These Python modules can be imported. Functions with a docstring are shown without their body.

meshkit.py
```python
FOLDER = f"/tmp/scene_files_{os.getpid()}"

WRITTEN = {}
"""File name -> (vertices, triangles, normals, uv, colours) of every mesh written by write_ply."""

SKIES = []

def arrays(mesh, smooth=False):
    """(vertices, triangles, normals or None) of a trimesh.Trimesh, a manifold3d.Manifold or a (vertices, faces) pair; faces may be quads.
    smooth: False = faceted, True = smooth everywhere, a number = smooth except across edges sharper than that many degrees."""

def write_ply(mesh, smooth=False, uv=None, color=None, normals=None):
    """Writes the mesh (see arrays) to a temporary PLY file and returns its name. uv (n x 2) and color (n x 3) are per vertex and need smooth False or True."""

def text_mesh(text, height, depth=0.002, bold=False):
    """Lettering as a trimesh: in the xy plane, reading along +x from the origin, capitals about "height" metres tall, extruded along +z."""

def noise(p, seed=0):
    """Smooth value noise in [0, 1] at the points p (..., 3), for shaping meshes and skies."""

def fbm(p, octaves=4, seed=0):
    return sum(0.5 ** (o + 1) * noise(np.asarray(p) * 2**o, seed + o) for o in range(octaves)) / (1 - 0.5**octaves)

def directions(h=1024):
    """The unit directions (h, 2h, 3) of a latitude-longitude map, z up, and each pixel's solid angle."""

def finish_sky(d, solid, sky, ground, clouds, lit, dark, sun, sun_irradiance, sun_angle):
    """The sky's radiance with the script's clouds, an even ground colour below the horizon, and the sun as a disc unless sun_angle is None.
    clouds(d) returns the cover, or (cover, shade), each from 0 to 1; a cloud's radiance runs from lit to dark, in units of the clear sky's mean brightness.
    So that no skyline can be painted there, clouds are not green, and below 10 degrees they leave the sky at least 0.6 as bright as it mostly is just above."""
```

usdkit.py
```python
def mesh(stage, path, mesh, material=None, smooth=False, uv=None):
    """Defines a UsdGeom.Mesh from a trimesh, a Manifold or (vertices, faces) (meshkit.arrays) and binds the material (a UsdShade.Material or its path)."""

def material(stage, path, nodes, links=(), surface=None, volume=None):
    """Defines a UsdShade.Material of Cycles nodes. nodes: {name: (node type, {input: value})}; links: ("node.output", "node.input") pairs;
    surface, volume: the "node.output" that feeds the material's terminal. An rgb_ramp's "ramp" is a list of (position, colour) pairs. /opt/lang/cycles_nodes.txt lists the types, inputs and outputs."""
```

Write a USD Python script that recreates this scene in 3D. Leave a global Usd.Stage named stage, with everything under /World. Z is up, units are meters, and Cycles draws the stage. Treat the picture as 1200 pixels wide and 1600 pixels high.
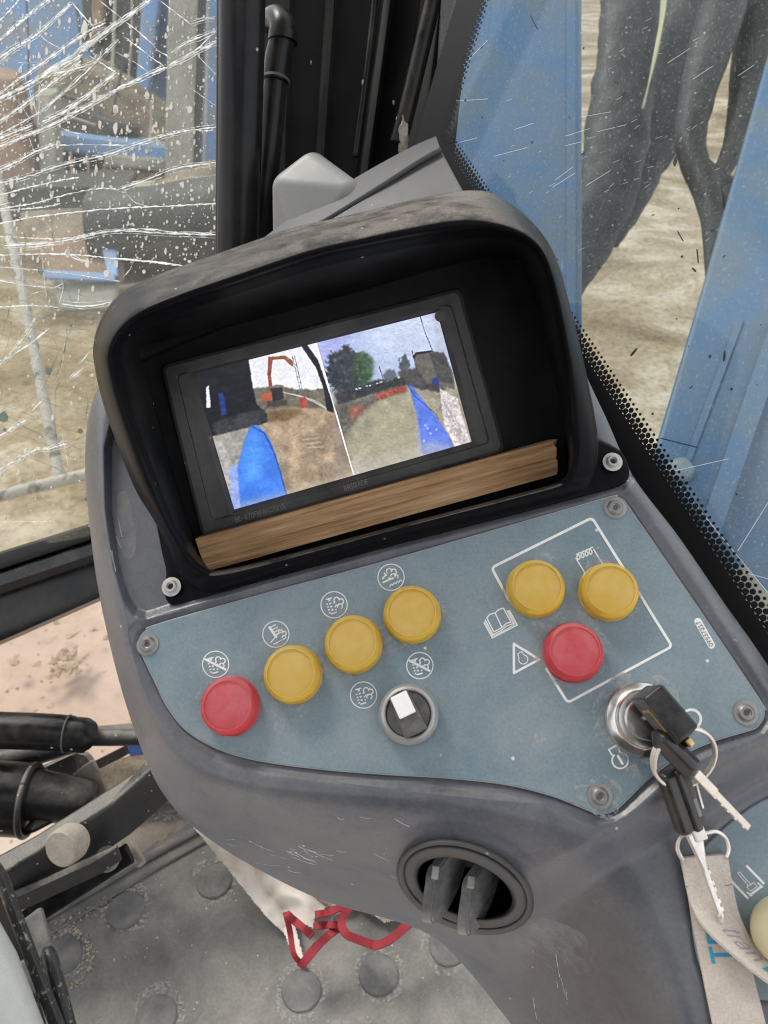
import math, random
import numpy as np, trimesh, shapely
from shapely.geometry import Polygon, LineString, Point, MultiPolygon, box as sbox
from shapely.ops import unary_union
from shapely import affinity
from scipy.spatial import cKDTree
from scipy.ndimage import gaussian_filter
import manifold3d as m3
import usdkit, meshkit
from pxr import Usd, UsdGeom, UsdLux, UsdShade, Gf, Sdf, Vt

stage = Usd.Stage.CreateInMemory()
UsdGeom.SetStageUpAxis(stage, 'Z'); UsdGeom.SetStageMetersPerUnit(stage, 1.0)
UsdGeom.Xform.Define(stage, '/World'); UsdGeom.Scope.Define(stage, '/World/Looks')
rng = np.random.default_rng(7); random.seed(7)

# ------------------------------------------------------------------ camera, sky, sun, exposure
PITCH = math.radians(38.0)
CAM = np.array([0.0, 0.0, 1.0])
cam = UsdGeom.Camera.Define(stage, '/World/camera')
cam.AddTranslateOp().Set(Gf.Vec3d(*CAM)); cam.AddRotateXOp().Set(90.0 - math.degrees(PITCH))
cam.CreateHorizontalApertureAttr(24.0); cam.CreateVerticalApertureAttr(32.0); cam.CreateFocalLengthAttr(24.0)
cam.CreateClippingRangeAttr(Gf.Vec2f(0.02, 5000.0))
cam.CreateFStopAttr(14.0); cam.CreateFocusDistanceAttr(0.5)
cam.CreateExposureAttr(1.1)

SUN_EL, SUN_AZ = math.radians(52), math.radians(-48)          # azimuth = atan2(x, y) of the direction to the sun
sun = UsdLux.DistantLight.Define(stage, '/World/sun')
sun.CreateNormalizeAttr(True); sun.CreateIntensityAttr(0.40); sun.CreateAngleAttr(18.0); sun.CreateColorAttr(Gf.Vec3f(1.0, 0.96, 0.9))
d = np.array([math.sin(SUN_AZ) * math.cos(SUN_EL), math.cos(SUN_AZ) * math.cos(SUN_EL), math.sin(SUN_EL)])
zx = d; xx = np.cross([0, 0, 1.0], zx); xx /= np.linalg.norm(xx); yx = np.cross(zx, xx)
sun.AddTransformOp().Set(Gf.Matrix4d(*xx, 0, *yx, 0, *zx, 0, 0, 0, 0, 1))

sky = UsdLux.DomeLight.Define(stage, '/World/sky')
skymat = usdkit.material(stage, '/World/Looks/sky_look', {
    'tc': ('texture_coordinate', {}),
    'sk': ('sky_texture', {'sky_type': 'single_scattering', 'sun_disc': False, 'sun_elevation': SUN_EL, 'sun_rotation': SUN_AZ, 'aerosol_density': 2.0}),
    'n': ('noise_texture', {'scale': 2.2, 'detail': 5.0, 'roughness': 0.55}),
    'r': ('rgb_ramp', {'ramp': [(0.25, (0.62, 0.62, 0.62)), (0.7, (1, 1, 1))]}),
    'mx': ('mix', {'mix_type': 'mix', 'color2': (9.0, 9.2, 9.6)}),
    'bg': ('background_shader', {'strength': 0.085})},
    [('tc.generated', 'n.vector'), ('n.fac', 'r.fac'), ('r.color', 'mx.fac'), ('sk.color', 'mx.color1'), ('mx.color', 'bg.color')], surface='bg.background')
UsdShade.MaterialBindingAPI.Apply(sky.GetPrim()).Bind(skymat)
sky.GetPrim().SetCustomDataByKey('kind', 'structure')

# ------------------------------------------------------------------ projection helpers (photo pixels are 1200 x 1600)
SP, CP = math.sin(PITCH), math.cos(PITCH)
def ray(u, v):
    u = np.asarray(u, float); v = np.asarray(v, float)
    a = (u - 600) / 1200; b = (800 - v) / 1200
    return np.stack([a, CP + b * SP, -SP + b * CP], -1)
def pt(u, v, d): return CAM + ray(u, v) * np.asarray(d, float)[..., None]
def unit(x): x = np.asarray(x, float); return x / np.linalg.norm(x, axis=-1, keepdims=True)
def atz(u, v, z): r = ray(u, v); return CAM + r * ((z - CAM[2]) / r[..., 2])[..., None]
def aty(u, v, y): r = ray(u, v); return CAM + r * ((y - CAM[1]) / r[..., 1])[..., None]

class Plane:
    """A flat frame in the scene: origin, normal towards the viewer, ex along a given direction."""
    def __init__(s, X0, n, ex):
        s.o = np.asarray(X0, float); s.n = unit(n); ex = np.asarray(ex, float)
        s.ex = unit(ex - s.n * (ex @ s.n)); s.ey = np.cross(s.n, s.ex)
    def hit(s, u, v, h=0.0):
        r = ray(u, v); num = ((s.o - CAM) @ s.n) + np.asarray(h, float)
        return CAM + r * (num / (r @ s.n))[..., None]
    def two(s, uv, h=0.0):
        uv = np.asarray(uv, float); p = s.hit(uv[..., 0], uv[..., 1], h) - s.o
        return np.stack([p @ s.ex, p @ s.ey], -1)
    def world(s, v):
        v = np.asarray(v, float); return s.o + v[..., :1] * s.ex + v[..., 1:2] * s.ey + v[..., 2:3] * s.n
    def shape(s, g, h=0.0):                      # shapely geometry in pixels -> metres on the plane
        return shapely.transform(g, lambda c: s.two(c, h))
    def put(s, m):                               # trimesh in local metres -> world
        return trimesh.Trimesh(s.world(m.vertices), m.faces, process=False)
    def at(s, m, uv, h=0.0, rot=0.0):            # local mesh placed with its origin at a pixel
        x, y = s.two(np.array(uv, float), h); m = m.copy()
        if rot: m.apply_transform(trimesh.transformations.rotation_matrix(rot, [0, 0, 1]))
        m.apply_translation([x, y, h]); return s.put(m)

def polys(g): return [p for p in getattr(g, 'geoms', [g]) if isinstance(p, Polygon) and p.area > 1e-12]
def extr(g, z0, z1):
    ms = []
    for p in polys(g):
        m = trimesh.creation.extrude_polygon(p, z1 - z0, engine='earcut'); m.apply_translation([0, 0, z0]); ms.append(m)
    return trimesh.util.concatenate(ms)
def bevel_plate(g, z0, z1, b):
    """A plate with a small chamfer along its upper edge (hull-free: stacked insets)."""
    ms = [extr(g, z0, z1 - b)]
    p = polys(g)[0]; q = p.buffer(-b, join_style=1)
    n = 240
    a = np.array([p.exterior.interpolate(t, normalized=True).coords[0] for t in np.linspace(0, 1, n, endpoint=False)])
    c = np.array([q.exterior.interpolate(q.exterior.project(Point(*x))).coords[0] for x in a])
    v = np.vstack([np.c_[a, np.full(n, z1 - b)], np.c_[c, np.full(n, z1)]])
    i = np.arange(n); j = (i + 1) % n
    f = np.vstack([np.c_[i, j, n + j], np.c_[i, n + j, n + i]])
    ms.append(trimesh.Trimesh(v, f, process=False))
    top = extr(Polygon(c).buffer(0), z1 - b * 0.5, z1); ms.append(top)
    return trimesh.util.concatenate(ms)

def cat_(ms): return trimesh.util.concatenate(list(ms))
def loft(R, closed=True, cap=False):
    R = np.asarray(R, float); nr, nt = R.shape[:2]; v = R.reshape(-1, 3)
    ii, jj = np.meshgrid(np.arange(nr - 1), np.arange(nt if closed else nt - 1), indexing='ij')
    k = (jj + 1) % nt
    q = np.stack([ii * nt + jj, ii * nt + k, (ii + 1) * nt + k, (ii + 1) * nt + jj], -1).reshape(-1, 4)
    f = np.vstack([q[:, [0, 1, 2]], q[:, [0, 2, 3]]])
    if cap:
        for base, flip in ((0, True), ((nr - 1) * nt, False)):
            c = R[0].mean(0) if base == 0 else R[-1].mean(0)
            v = np.vstack([v, c]); ci = len(v) - 1; i = np.arange(nt); j = (i + 1) % nt
            t = np.c_[base + i, base + j, np.full(nt, ci)]
            f = np.vstack([f, t[:, ::-1] if flip else t])
    return trimesh.Trimesh(v, f, process=False)
def spline(P, n, closed=False):
    """Catmull-Rom through rows of P (any trailing shape)."""
    P = np.asarray(P, float); m = len(P)
    t = np.linspace(0, m if closed else m - 1, n, endpoint=not closed)
    i = np.minimum(np.floor(t).astype(int), m - 1 if closed else m - 2); x = (t - i).reshape((-1,) + (1,) * (P.ndim - 1))
    g = (lambda k: P[k % m]) if closed else (lambda k: P[np.clip(k, 0, m - 1)])
    a, b, c, e = g(i - 1), g(i), g(i + 1), g(i + 2)
    return 0.5 * (2 * b + (c - a) * x + (2 * a - 5 * b + 4 * c - e) * x ** 2 + (3 * b - a - 3 * c + e) * x ** 3)
def tube(P, r, sides=18, n=None, cap=True, smooth=True, squash=1.0):
    P = np.asarray(P, float); r = np.broadcast_to(np.asarray(r, float), (len(P),))
    if n and smooth:
        r = spline(r[:, None], n)[:, 0]; P = spline(P, n)
    T = np.gradient(P, axis=0); T = unit(T)
    a = np.cross(T[0], [0, 0, 1.0]); a = a if np.linalg.norm(a) > 1e-3 else np.cross(T[0], [1.0, 0, 0])
    A = []
    for t in T:
        a = unit(a - t * (a @ t)); A.append(a)
    A = np.array(A); B = np.cross(T, A); an = np.arange(sides) * 2 * np.pi / sides
    R = P[:, None] + r[:, None, None] * (np.cos(an)[None, :, None] * A[:, None] + squash * np.sin(an)[None, :, None] * B[:, None])
    return loft(R, True, cap)
def lathe(prof, seg=48):
    prof = np.asarray(prof, float); an = np.arange(seg) * 2 * np.pi / seg
    R = np.stack([np.stack([r * np.cos(an), r * np.sin(an), np.full(seg, z)], -1) for r, z in prof])
    return loft(R, True, True)
def rbox(sx, sy, sz, r=0.002, seg=12):
    ms = [m3.Manifold.sphere(r, seg).translate((x * (sx / 2 - r), y * (sy / 2 - r), z * (sz / 2 - r))) for x in (-1, 1) for y in (-1, 1) for z in (-1, 1)]
    h = m3.Manifold.batch_hull(ms).to_mesh(); return trimesh.Trimesh(h.vert_properties[:, :3], h.tri_verts, process=False)
def orient(m, o, x, y=None, z=None):
    """Local mesh -> world with axes x, (y or z), origin o."""
    x = unit(x)
    if z is not None: z = unit(np.asarray(z) - x * (np.dot(z, x))); y = np.cross(z, x)
    else: y = unit(np.asarray(y) - x * (np.dot(y, x))); z = np.cross(x, y)
    return trimesh.Trimesh(np.asarray(o) + m.vertices @ np.array([x, y, z]), m.faces, process=False)
def hull(pts):
    h = m3.Manifold.hull_points(np.asarray(pts, float)).to_mesh(); return trimesh.Trimesh(h.vert_properties[:, :3], h.tri_verts, process=False)
def rhull(pts, r=0.004, seg=10):
    h = m3.Manifold.batch_hull([m3.Manifold.sphere(r, seg).translate(tuple(map(float, p))) for p in pts]).to_mesh()
    return trimesh.Trimesh(h.vert_properties[:, :3], h.tri_verts, process=False)
def bar(a, b, w, t, up=(0, 0, 1), r=0.003):
    a, b = np.asarray(a, float), np.asarray(b, float); L = np.linalg.norm(b - a)
    return orient(rbox(L, w, t, r), (a + b) / 2, b - a, z=np.asarray(up, float))
def rough(m, amp, scale, seed=0):
    m = m.copy(); p = m.vertices
    d = np.stack([meshkit.noise(p * scale, seed + k) - 0.5 for k in range(3)], -1)
    m.vertices = p + 2 * amp * d; return m

# ------------------------------------------------------------------ object helpers
ORI = {}; used = {}
def numbered(path):
    k = used.get(path, 0); used[path] = k + 1
    return path if k == 0 else f'{path}_{k:03d}'
def tag(p, label=None, cat=None, group=None, kind=None):
    for k, v in (('label', label), ('category', cat), ('group', group), ('kind', kind)):
        if v: p.SetCustomDataByKey(k, v)
    return p
def thing(name, label, cat, base, group=None):
    path = numbered('/World/' + name); x = UsdGeom.Xform.Define(stage, path); base = np.asarray(base, float)
    x.AddTranslateOp().Set(Gf.Vec3d(*map(float, base))); ORI[path] = base
    return tag(x.GetPrim(), label, cat, group)
def obj(name, mesh, mat, parent=None, smooth=35, label=None, cat=None, group=None, kind=None, col=None, base=None):
    pp = '/World' if parent is None else str(parent.GetPath())
    o = ORI.get(pp, np.zeros(3)); path = numbered(f'{pp}/{name}')
    mesh = trimesh.Trimesh(np.asarray(mesh.vertices), np.asarray(mesh.faces), process=False)
    if col is None: mesh.remove_unreferenced_vertices()
    if parent is None and kind is None and base is None:
        b = mesh.bounds; base = np.array([(b[0, 0] + b[1, 0]) / 2, (b[0, 1] + b[1, 1]) / 2, b[0, 2]])
    if base is not None: o = np.asarray(base, float)
    mesh.vertices = mesh.vertices - o
    g = usdkit.mesh(stage, path, mesh, mat, smooth)
    if base is not None: g.AddTranslateOp().Set(Gf.Vec3d(*map(float, o)))
    ORI[path] = o
    if col is not None:
        UsdGeom.PrimvarsAPI(g).CreatePrimvar('picture', Sdf.ValueTypeNames.Color3fArray, 'vertex').Set(Vt.Vec3fArray.FromNumpy(np.asarray(col, np.float32)))
    return tag(g.GetPrim(), label, cat, group, kind)

# ------------------------------------------------------------------ materials
MATS = {}
def dusty(name, base, dust=(0.3, 0.27, 0.22), amount=0.3, scale=12.0, rough_=0.5, rough_d=0.8, fine=400.0, finev=0.12, bump=0.15, bumpd=0.0004,
          speck=0.0, speck_s=500.0, up=0.0, metallic=0.0, spec=0.5, scr=0.0, scr_rot=(0, 0, 0.4), coat=0.0, stretch=(1, 1, 1), spcol=(0.5, 0.48, 0.44), cont=0.18, up_lo=0.25):
    """A surface with cloudy dust, fine mottling, specks and optional scratches; every input is in metres of the scene."""
    N = {'g': ('geometry', {}), 'mp': ('mapping', {'scale': stretch}),
         'n1': ('noise_texture', {'scale': scale, 'detail': 7.0, 'roughness': 0.62, 'distortion': 0.4}),
         'r1': ('map_range', {'from_min': 0.62 - 0.45 * amount - cont, 'from_max': 0.62 - 0.45 * amount + cont, 'to_min': 0.0, 'to_max': min(1.0, 0.35 + amount), 'clamp': True}),
         'n2': ('noise_texture', {'scale': fine, 'detail': 3.0, 'roughness': 0.6}),
         'r2': ('map_range', {'from_min': 0.25, 'from_max': 0.75, 'to_min': 1 - finev, 'to_max': 1 + finev, 'clamp': True}),
         'mx': ('mix', {'color1': base, 'color2': dust}), 'ml': ('mix', {'mix_type': 'multiply', 'fac': 1.0}), 'cc': ('combine_color', {}),
         'rr': ('mix_float', {'a': rough_, 'b': rough_d}),
         'bp': ('bump', {'strength': bump, 'distance': bumpd}),
         'p': ('principled_bsdf', {'metallic': metallic, 'specular_ior_level': spec, 'coat_weight': coat})}
    L = [('g.position', 'mp.vector'), ('mp.vector', 'n1.vector'), ('mp.vector', 'n2.vector'), ('n1.fac', 'r1.value'), ('n2.fac', 'r2.value'),
         ('r2.result', 'cc.r'), ('r2.result', 'cc.g'), ('r2.result', 'cc.b'), ('n2.fac', 'bp.height')]
    fac = 'r1.result'
    if up:
        N['sx'] = ('separate_xyz', {}); N['ru'] = ('map_range', {'from_min': up_lo, 'from_max': min(0.98, up_lo + 0.6), 'to_min': 1 - up, 'to_max': 1.0, 'clamp': True})
        N['mu'] = ('math', {'math_type': 'multiply', 'use_clamp': True})
        L += [('g.normal', 'sx.vector'), ('sx.z', 'ru.value'), ('ru.result', 'mu.value1'), (fac, 'mu.value2')]; fac = 'mu.value'
    L += [(fac, 'mx.fac'), (fac, 'rr.fac')]
    colr = 'mx.color'
    if speck:
        N['v'] = ('voronoi_texture', {'scale': speck_s, 'randomness': 1.0}); N['rs'] = ('map_range', {'from_min': 0.16, 'from_max': 0.08, 'to_min': 0.0, 'to_max': 1.0, 'clamp': True})
        N['wn'] = ('separate_color', {}); N['gt'] = ('math', {'math_type': 'less_than', 'value2': speck}); N['ms'] = ('math', {'math_type': 'multiply'}); N['mxs'] = ('mix', {'color2': spcol})
        L += [('g.position', 'v.vector'), ('v.distance', 'rs.value'), ('v.color', 'wn.color'), ('wn.r', 'gt.value1'), ('gt.value', 'ms.value1'), ('rs.result', 'ms.value2'), ('ms.value', 'mxs.fac'), (colr, 'mxs.color1')]
        colr = 'mxs.color'
    if scr:
        N['ma'] = ('mapping', {'rotation': scr_rot, 'scale': (22, 420, 420)}); N['ns'] = ('noise_texture', {'scale': 1.0, 'detail': 3.0, 'roughness': 0.7})
        N['n3'] = ('noise_texture', {'scale': 9.0, 'detail': 2.0}); N['rg'] = ('map_range', {'from_min': 0.52, 'from_max': 0.7, 'to_min': 0.0, 'to_max': 1.0, 'clamp': True})
        N['rq'] = ('map_range', {'from_min': 0.66, 'from_max': 0.74, 'to_min': 0.0, 'to_max': scr, 'clamp': True}); N['mq'] = ('math', {'math_type': 'multiply'}); N['mxq'] = ('mix', {'color2': (0.42, 0.41, 0.4)})
        L += [('g.position', 'ma.vector'), ('ma.vector', 'ns.vector'), ('ns.fac', 'rq.value'), ('g.position', 'n3.vector'), ('n3.fac', 'rg.value'), ('rg.result', 'mq.value1'), ('rq.result', 'mq.value2'), ('mq.value', 'mxq.fac'), (colr, 'mxq.color1')]
        colr = 'mxq.color'
    L += [(colr, 'ml.color1'), ('cc.color', 'ml.color2'), ('ml.color', 'p.base_color'), ('rr.result', 'p.roughness'), ('bp.normal', 'p.normal')]
    MATS[name] = usdkit.material(stage, '/World/Looks/' + name, N, L, surface='p.BSDF'); return MATS[name]
def plain(name, col, rough_=0.5, metallic=0.0, **k):
    MATS[name] = usdkit.material(stage, '/World/Looks/' + name, {'p': ('principled_bsdf', {'base_color': col, 'roughness': rough_, 'metallic': metallic, **k})}, [], surface='p.BSDF'); return MATS[name]

M = MATS
dusty('grey_plastic', (0.056, 0.0605, 0.074), (0.155, 0.153, 0.155), 0.24, 20, 0.3, 0.6, 520, 0.16, 0.3, 0.0004, spec=0.7, speck=0.03, speck_s=160, scr=0.7, scr_rot=(0.3, 0.2, 0.5))
dusty('grey_trim', (0.03, 0.033, 0.039), (0.09, 0.087, 0.08), 0.3, 14, 0.5, 0.75, 900, 0.08, 0.12, 0.0003, speck=0.03, speck_s=120, scr=0.3)
dusty('panel_blue', (0.128, 0.185, 0.212), (0.27, 0.30, 0.31), 0.2, 22, 0.42, 0.6, 700, 0.15, 0.1, 0.0002, speck=0.03, speck_s=140, scr=0.12, spcol=(0.6, 0.6, 0.58))
dusty('hood_black', (0.005, 0.005, 0.006), (0.20, 0.178, 0.155), 0.46, 60, 0.34, 0.85, 700, 0.35, 0.2, 0.0003, speck=0.05, speck_s=170, up=1.0, cont=0.16, spec=0.06, up_lo=0.9)
dusty('lining', (0.003, 0.0033, 0.004), (0.03, 0.029, 0.026), 0.08, 30, 0.45, 0.7, 900, 0.1, 0.1, 0.0002, speck=0.02, speck_s=200, spec=0.2)
dusty('monitor_black', (0.012, 0.012, 0.013), (0.11, 0.105, 0.1), 0.35, 25, 0.45, 0.7, 900, 0.15, 0.1, 0.0002, speck=0.03, speck_s=200)
dusty('black_steel', (0.0035, 0.0035, 0.004), (0.10, 0.088, 0.07), 0.04, 24, 0.25, 0.8, 500, 0.2, 0.2, 0.0005, speck=0.04, speck_s=90, up=0.8, spec=0.22)
dusty('black_deep', (0.003, 0.003, 0.0032), (0.04, 0.035, 0.03), 0.12, 10, 0.5, 0.8, 500, 0.2, 0.2, 0.0005, speck=0.02, speck_s=70, spec=0.25)
dusty('muddy_steel', (0.012, 0.012, 0.013), (0.25, 0.225, 0.185), 0.36, 45, 0.35, 0.9, 300, 0.25, 0.4, 0.001, speck=0.2, speck_s=120, up=0.95, up_lo=0.6, spcol=(0.4, 0.36, 0.29))
dusty('worn_black', (0.012, 0.012, 0.012), (0.5, 0.49, 0.45), 0.02, 170, 0.35, 0.6, 400, 0.2, 0.3, 0.0008, cont=0.04)
dusty('floor_rubber', (0.085, 0.084, 0.08), (0.24, 0.225, 0.195), 0.42, 13, 0.75, 0.9, 260, 0.16, 0.35, 0.0012, speck=0.12, speck_s=110, spcol=(0.45, 0.41, 0.34))
dusty('floor_stud', (0.075, 0.075, 0.074), (0.2, 0.19, 0.17), 0.35, 40, 0.7, 0.9, 260, 0.14, 0.3, 0.001)
dusty('dusty_steel', (0.2, 0.18, 0.155), (0.33, 0.29, 0.23), 0.45, 25, 0.7, 0.9, 300, 0.15, 0.3, 0.001)
dusty('seat_grey', (0.27, 0.30, 0.29), (0.38, 0.37, 0.34), 0.25, 18, 0.7, 0.85, 600, 0.08, 0.15, 0.0005)
dusty('pale_box', (0.21, 0.215, 0.207), (0.16, 0.157, 0.142), 0.2, 20, 0.45, 0.7, 500, 0.04, 0.05, 0.0003)
dusty('blue_paint', (0.018, 0.085, 0.19), (0.10, 0.12, 0.12), 0.28, 7, 0.45, 0.8, 120, 0.06, 0.2, 0.001, speck=0.05, speck_s=30, spcol=(0.14, 0.13, 0.1), cont=0.12)
dusty('blue_mud', (0.05, 0.17, 0.39), (0.2, 0.165, 0.12), 0.3, 2.6, 0.5, 0.9, 60, 0.12, 0.3, 0.003)
dusty('black_rubber', (0.006, 0.0065, 0.0065), (0.05, 0.049, 0.046), 0.2, 30, 0.5, 0.9, 60, 0.5, 0.5, 0.003, spec=0.25, speck=0.3, speck_s=55, stretch=(1, 1, 0.25), cont=0.12)
dusty('mud_brown', (0.06, 0.042, 0.028), (0.24, 0.185, 0.13), 0.36, 6, 0.8, 0.95, 40, 0.3, 0.6, 0.01)
dusty('rust_brown', (0.11, 0.05, 0.032), (0.24, 0.17, 0.115), 0.4, 3, 0.8, 0.95, 40, 0.25, 0.4, 0.01)
dusty('concrete_dirty', (0.15, 0.145, 0.13), (0.27, 0.25, 0.21), 0.4, 2.5, 0.85, 0.95, 30, 0.2, 0.4, 0.01)
dusty('dark_machine', (0.006, 0.0065, 0.006), (0.055, 0.046, 0.033), 0.3, 3, 0.6, 0.9, 40, 0.3, 0.4, 0.01, speck=0.1, speck_s=20)
dusty('rail_paint', (0.09, 0.08, 0.07), (0.38, 0.36, 0.32), 0.45, 30, 0.6, 0.85, 200, 0.2, 0.4, 0.002, cont=0.05)
dusty('hood_screw', (0.5, 0.49, 0.47), (0.35, 0.33, 0.3), 0.3, 250, 0.4, 0.6, 900, 0.08, 0.1, 0.0002, metallic=0.5)
dusty('chrome', (0.62, 0.61, 0.59), (0.32, 0.29, 0.25), 0.15, 60, 0.16, 0.5, 900, 0.05, 0.05, 0.0002, metallic=1.0)
dusty('screw_steel', (0.26, 0.255, 0.245), (0.24, 0.225, 0.2), 0.3, 250, 0.35, 0.6, 900, 0.08, 0.1, 0.0002, metallic=0.8)
dusty('key_steel', (0.75, 0.71, 0.66), (0.5, 0.42, 0.33), 0.2, 200, 0.3, 0.5, 900, 0.06, 0.1, 0.0002, metallic=0.85)
dusty('brass', (0.7, 0.48, 0.2), (0.3, 0.22, 0.12), 0.2, 200, 0.28, 0.5, 900, 0.06, 0.1, 0.0002, metallic=1.0)
dusty('blade', (0.075, 0.075, 0.077), (0.28, 0.27, 0.25), 0.16, 70, 0.18, 0.5, 900, 0.1, 0.1, 0.0003, coat=0.6)
dusty('key_black', (0.008, 0.008, 0.009), (0.09, 0.08, 0.065), 0.1, 80, 0.25, 0.7, 1200, 0.1, 0.1, 0.0002)
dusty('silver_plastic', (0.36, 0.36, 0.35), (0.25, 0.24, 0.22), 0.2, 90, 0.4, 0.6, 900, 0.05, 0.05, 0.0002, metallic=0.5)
dusty('knob_black', (0.035, 0.034, 0.032), (0.2, 0.19, 0.17), 0.2, 120, 0.45, 0.7, 900, 0.1, 0.1, 0.0002)
dusty('white_paint', (0.72, 0.72, 0.7), (0.5, 0.5, 0.47), 0.1, 60, 0.5, 0.6, 600, 0.03, 0.0, 0.0001)
dusty('white_insert', (0.78, 0.77, 0.74), (0.6, 0.58, 0.54), 0.1, 60, 0.4, 0.6, 600, 0.03, 0.0, 0.0001)
dusty('wood', (0.30, 0.175, 0.085), (0.16, 0.09, 0.045), 0.5, 60, 0.75, 0.85, 500, 0.2, 0.5, 0.0008)
dusty('cloth', (0.62, 0.56, 0.49), (0.30, 0.19, 0.10), 0.2, 11, 0.9, 0.95, 1200, 0.1, 0.4, 0.0006, cont=0.1)
dusty('red_trim', (0.25, 0.014, 0.024), (0.2, 0.03, 0.035), 0.2, 60, 0.85, 0.9, 1500, 0.18, 0.4, 0.0005)
dusty('strap', (0.60, 0.535, 0.47), (0.45, 0.38, 0.31), 0.35, 45, 0.85, 0.9, 900, 0.16, 0.5, 0.0005)
dusty('blue_print', (0.03, 0.27, 0.45), (0.06, 0.32, 0.5), 0.2, 200, 0.7, 0.8, 2500, 0.1, 0.1, 0.0002)
dusty('purple_print', (0.32, 0.25, 0.32), (0.4, 0.33, 0.36), 0.2, 200, 0.7, 0.8, 2500, 0.1, 0.1, 0.0002)
dusty('faded_print', (0.25, 0.24, 0.235), (0.1, 0.1, 0.1), 0.3, 300, 0.7, 0.8, 900, 0.1, 0.0, 0.0002)
dusty('beige_knob', (0.6, 0.52, 0.3), (0.45, 0.4, 0.27), 0.2, 60, 0.35, 0.5, 900, 0.03, 0.05, 0.0002)
dusty('grit', (0.34, 0.28, 0.2), (0.45, 0.4, 0.32), 0.3, 90, 0.9, 0.95, 400, 0.2, 0.1, 0.0005)
dusty('splash', (0.68, 0.67, 0.63), (0.52, 0.49, 0.43), 0.25, 60, 0.9, 0.95, 400, 0.1, 0.1, 0.0005)
dusty('light_gap_strip', (0.42, 0.38, 0.14), (0.4, 0.37, 0.27), 0.5, 20, 0.6, 0.8, 200, 0.1, 0.1, 0.0005)
dusty('mud_fleck', (0.5, 0.47, 0.41), (0.38, 0.35, 0.3), 0.3, 60, 0.9, 0.95, 400, 0.1, 0.1, 0.0005)
plain('frit', (0.004, 0.004, 0.005), 0.6, specular_ior_level=0.2)
plain('fleck', (0.01, 0.01, 0.01), 0.7)
M['scratch'] = usdkit.material(stage, '/World/Looks/scratch', {'t': ('transparent_bsdf', {}), 'd': ('diffuse_bsdf', {'color': (0.8, 0.82, 0.84)}), 'm': ('mix_closure', {'fac': 0.3})}, [('t.BSDF', 'm.closure1'), ('d.BSDF', 'm.closure2')], surface='m.closure')
plain('crack', (0.86, 0.9, 0.9), 0.18, transmission_weight=0.25)
plain('crack_dark', (0.10, 0.14, 0.12), 0.2)
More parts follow.
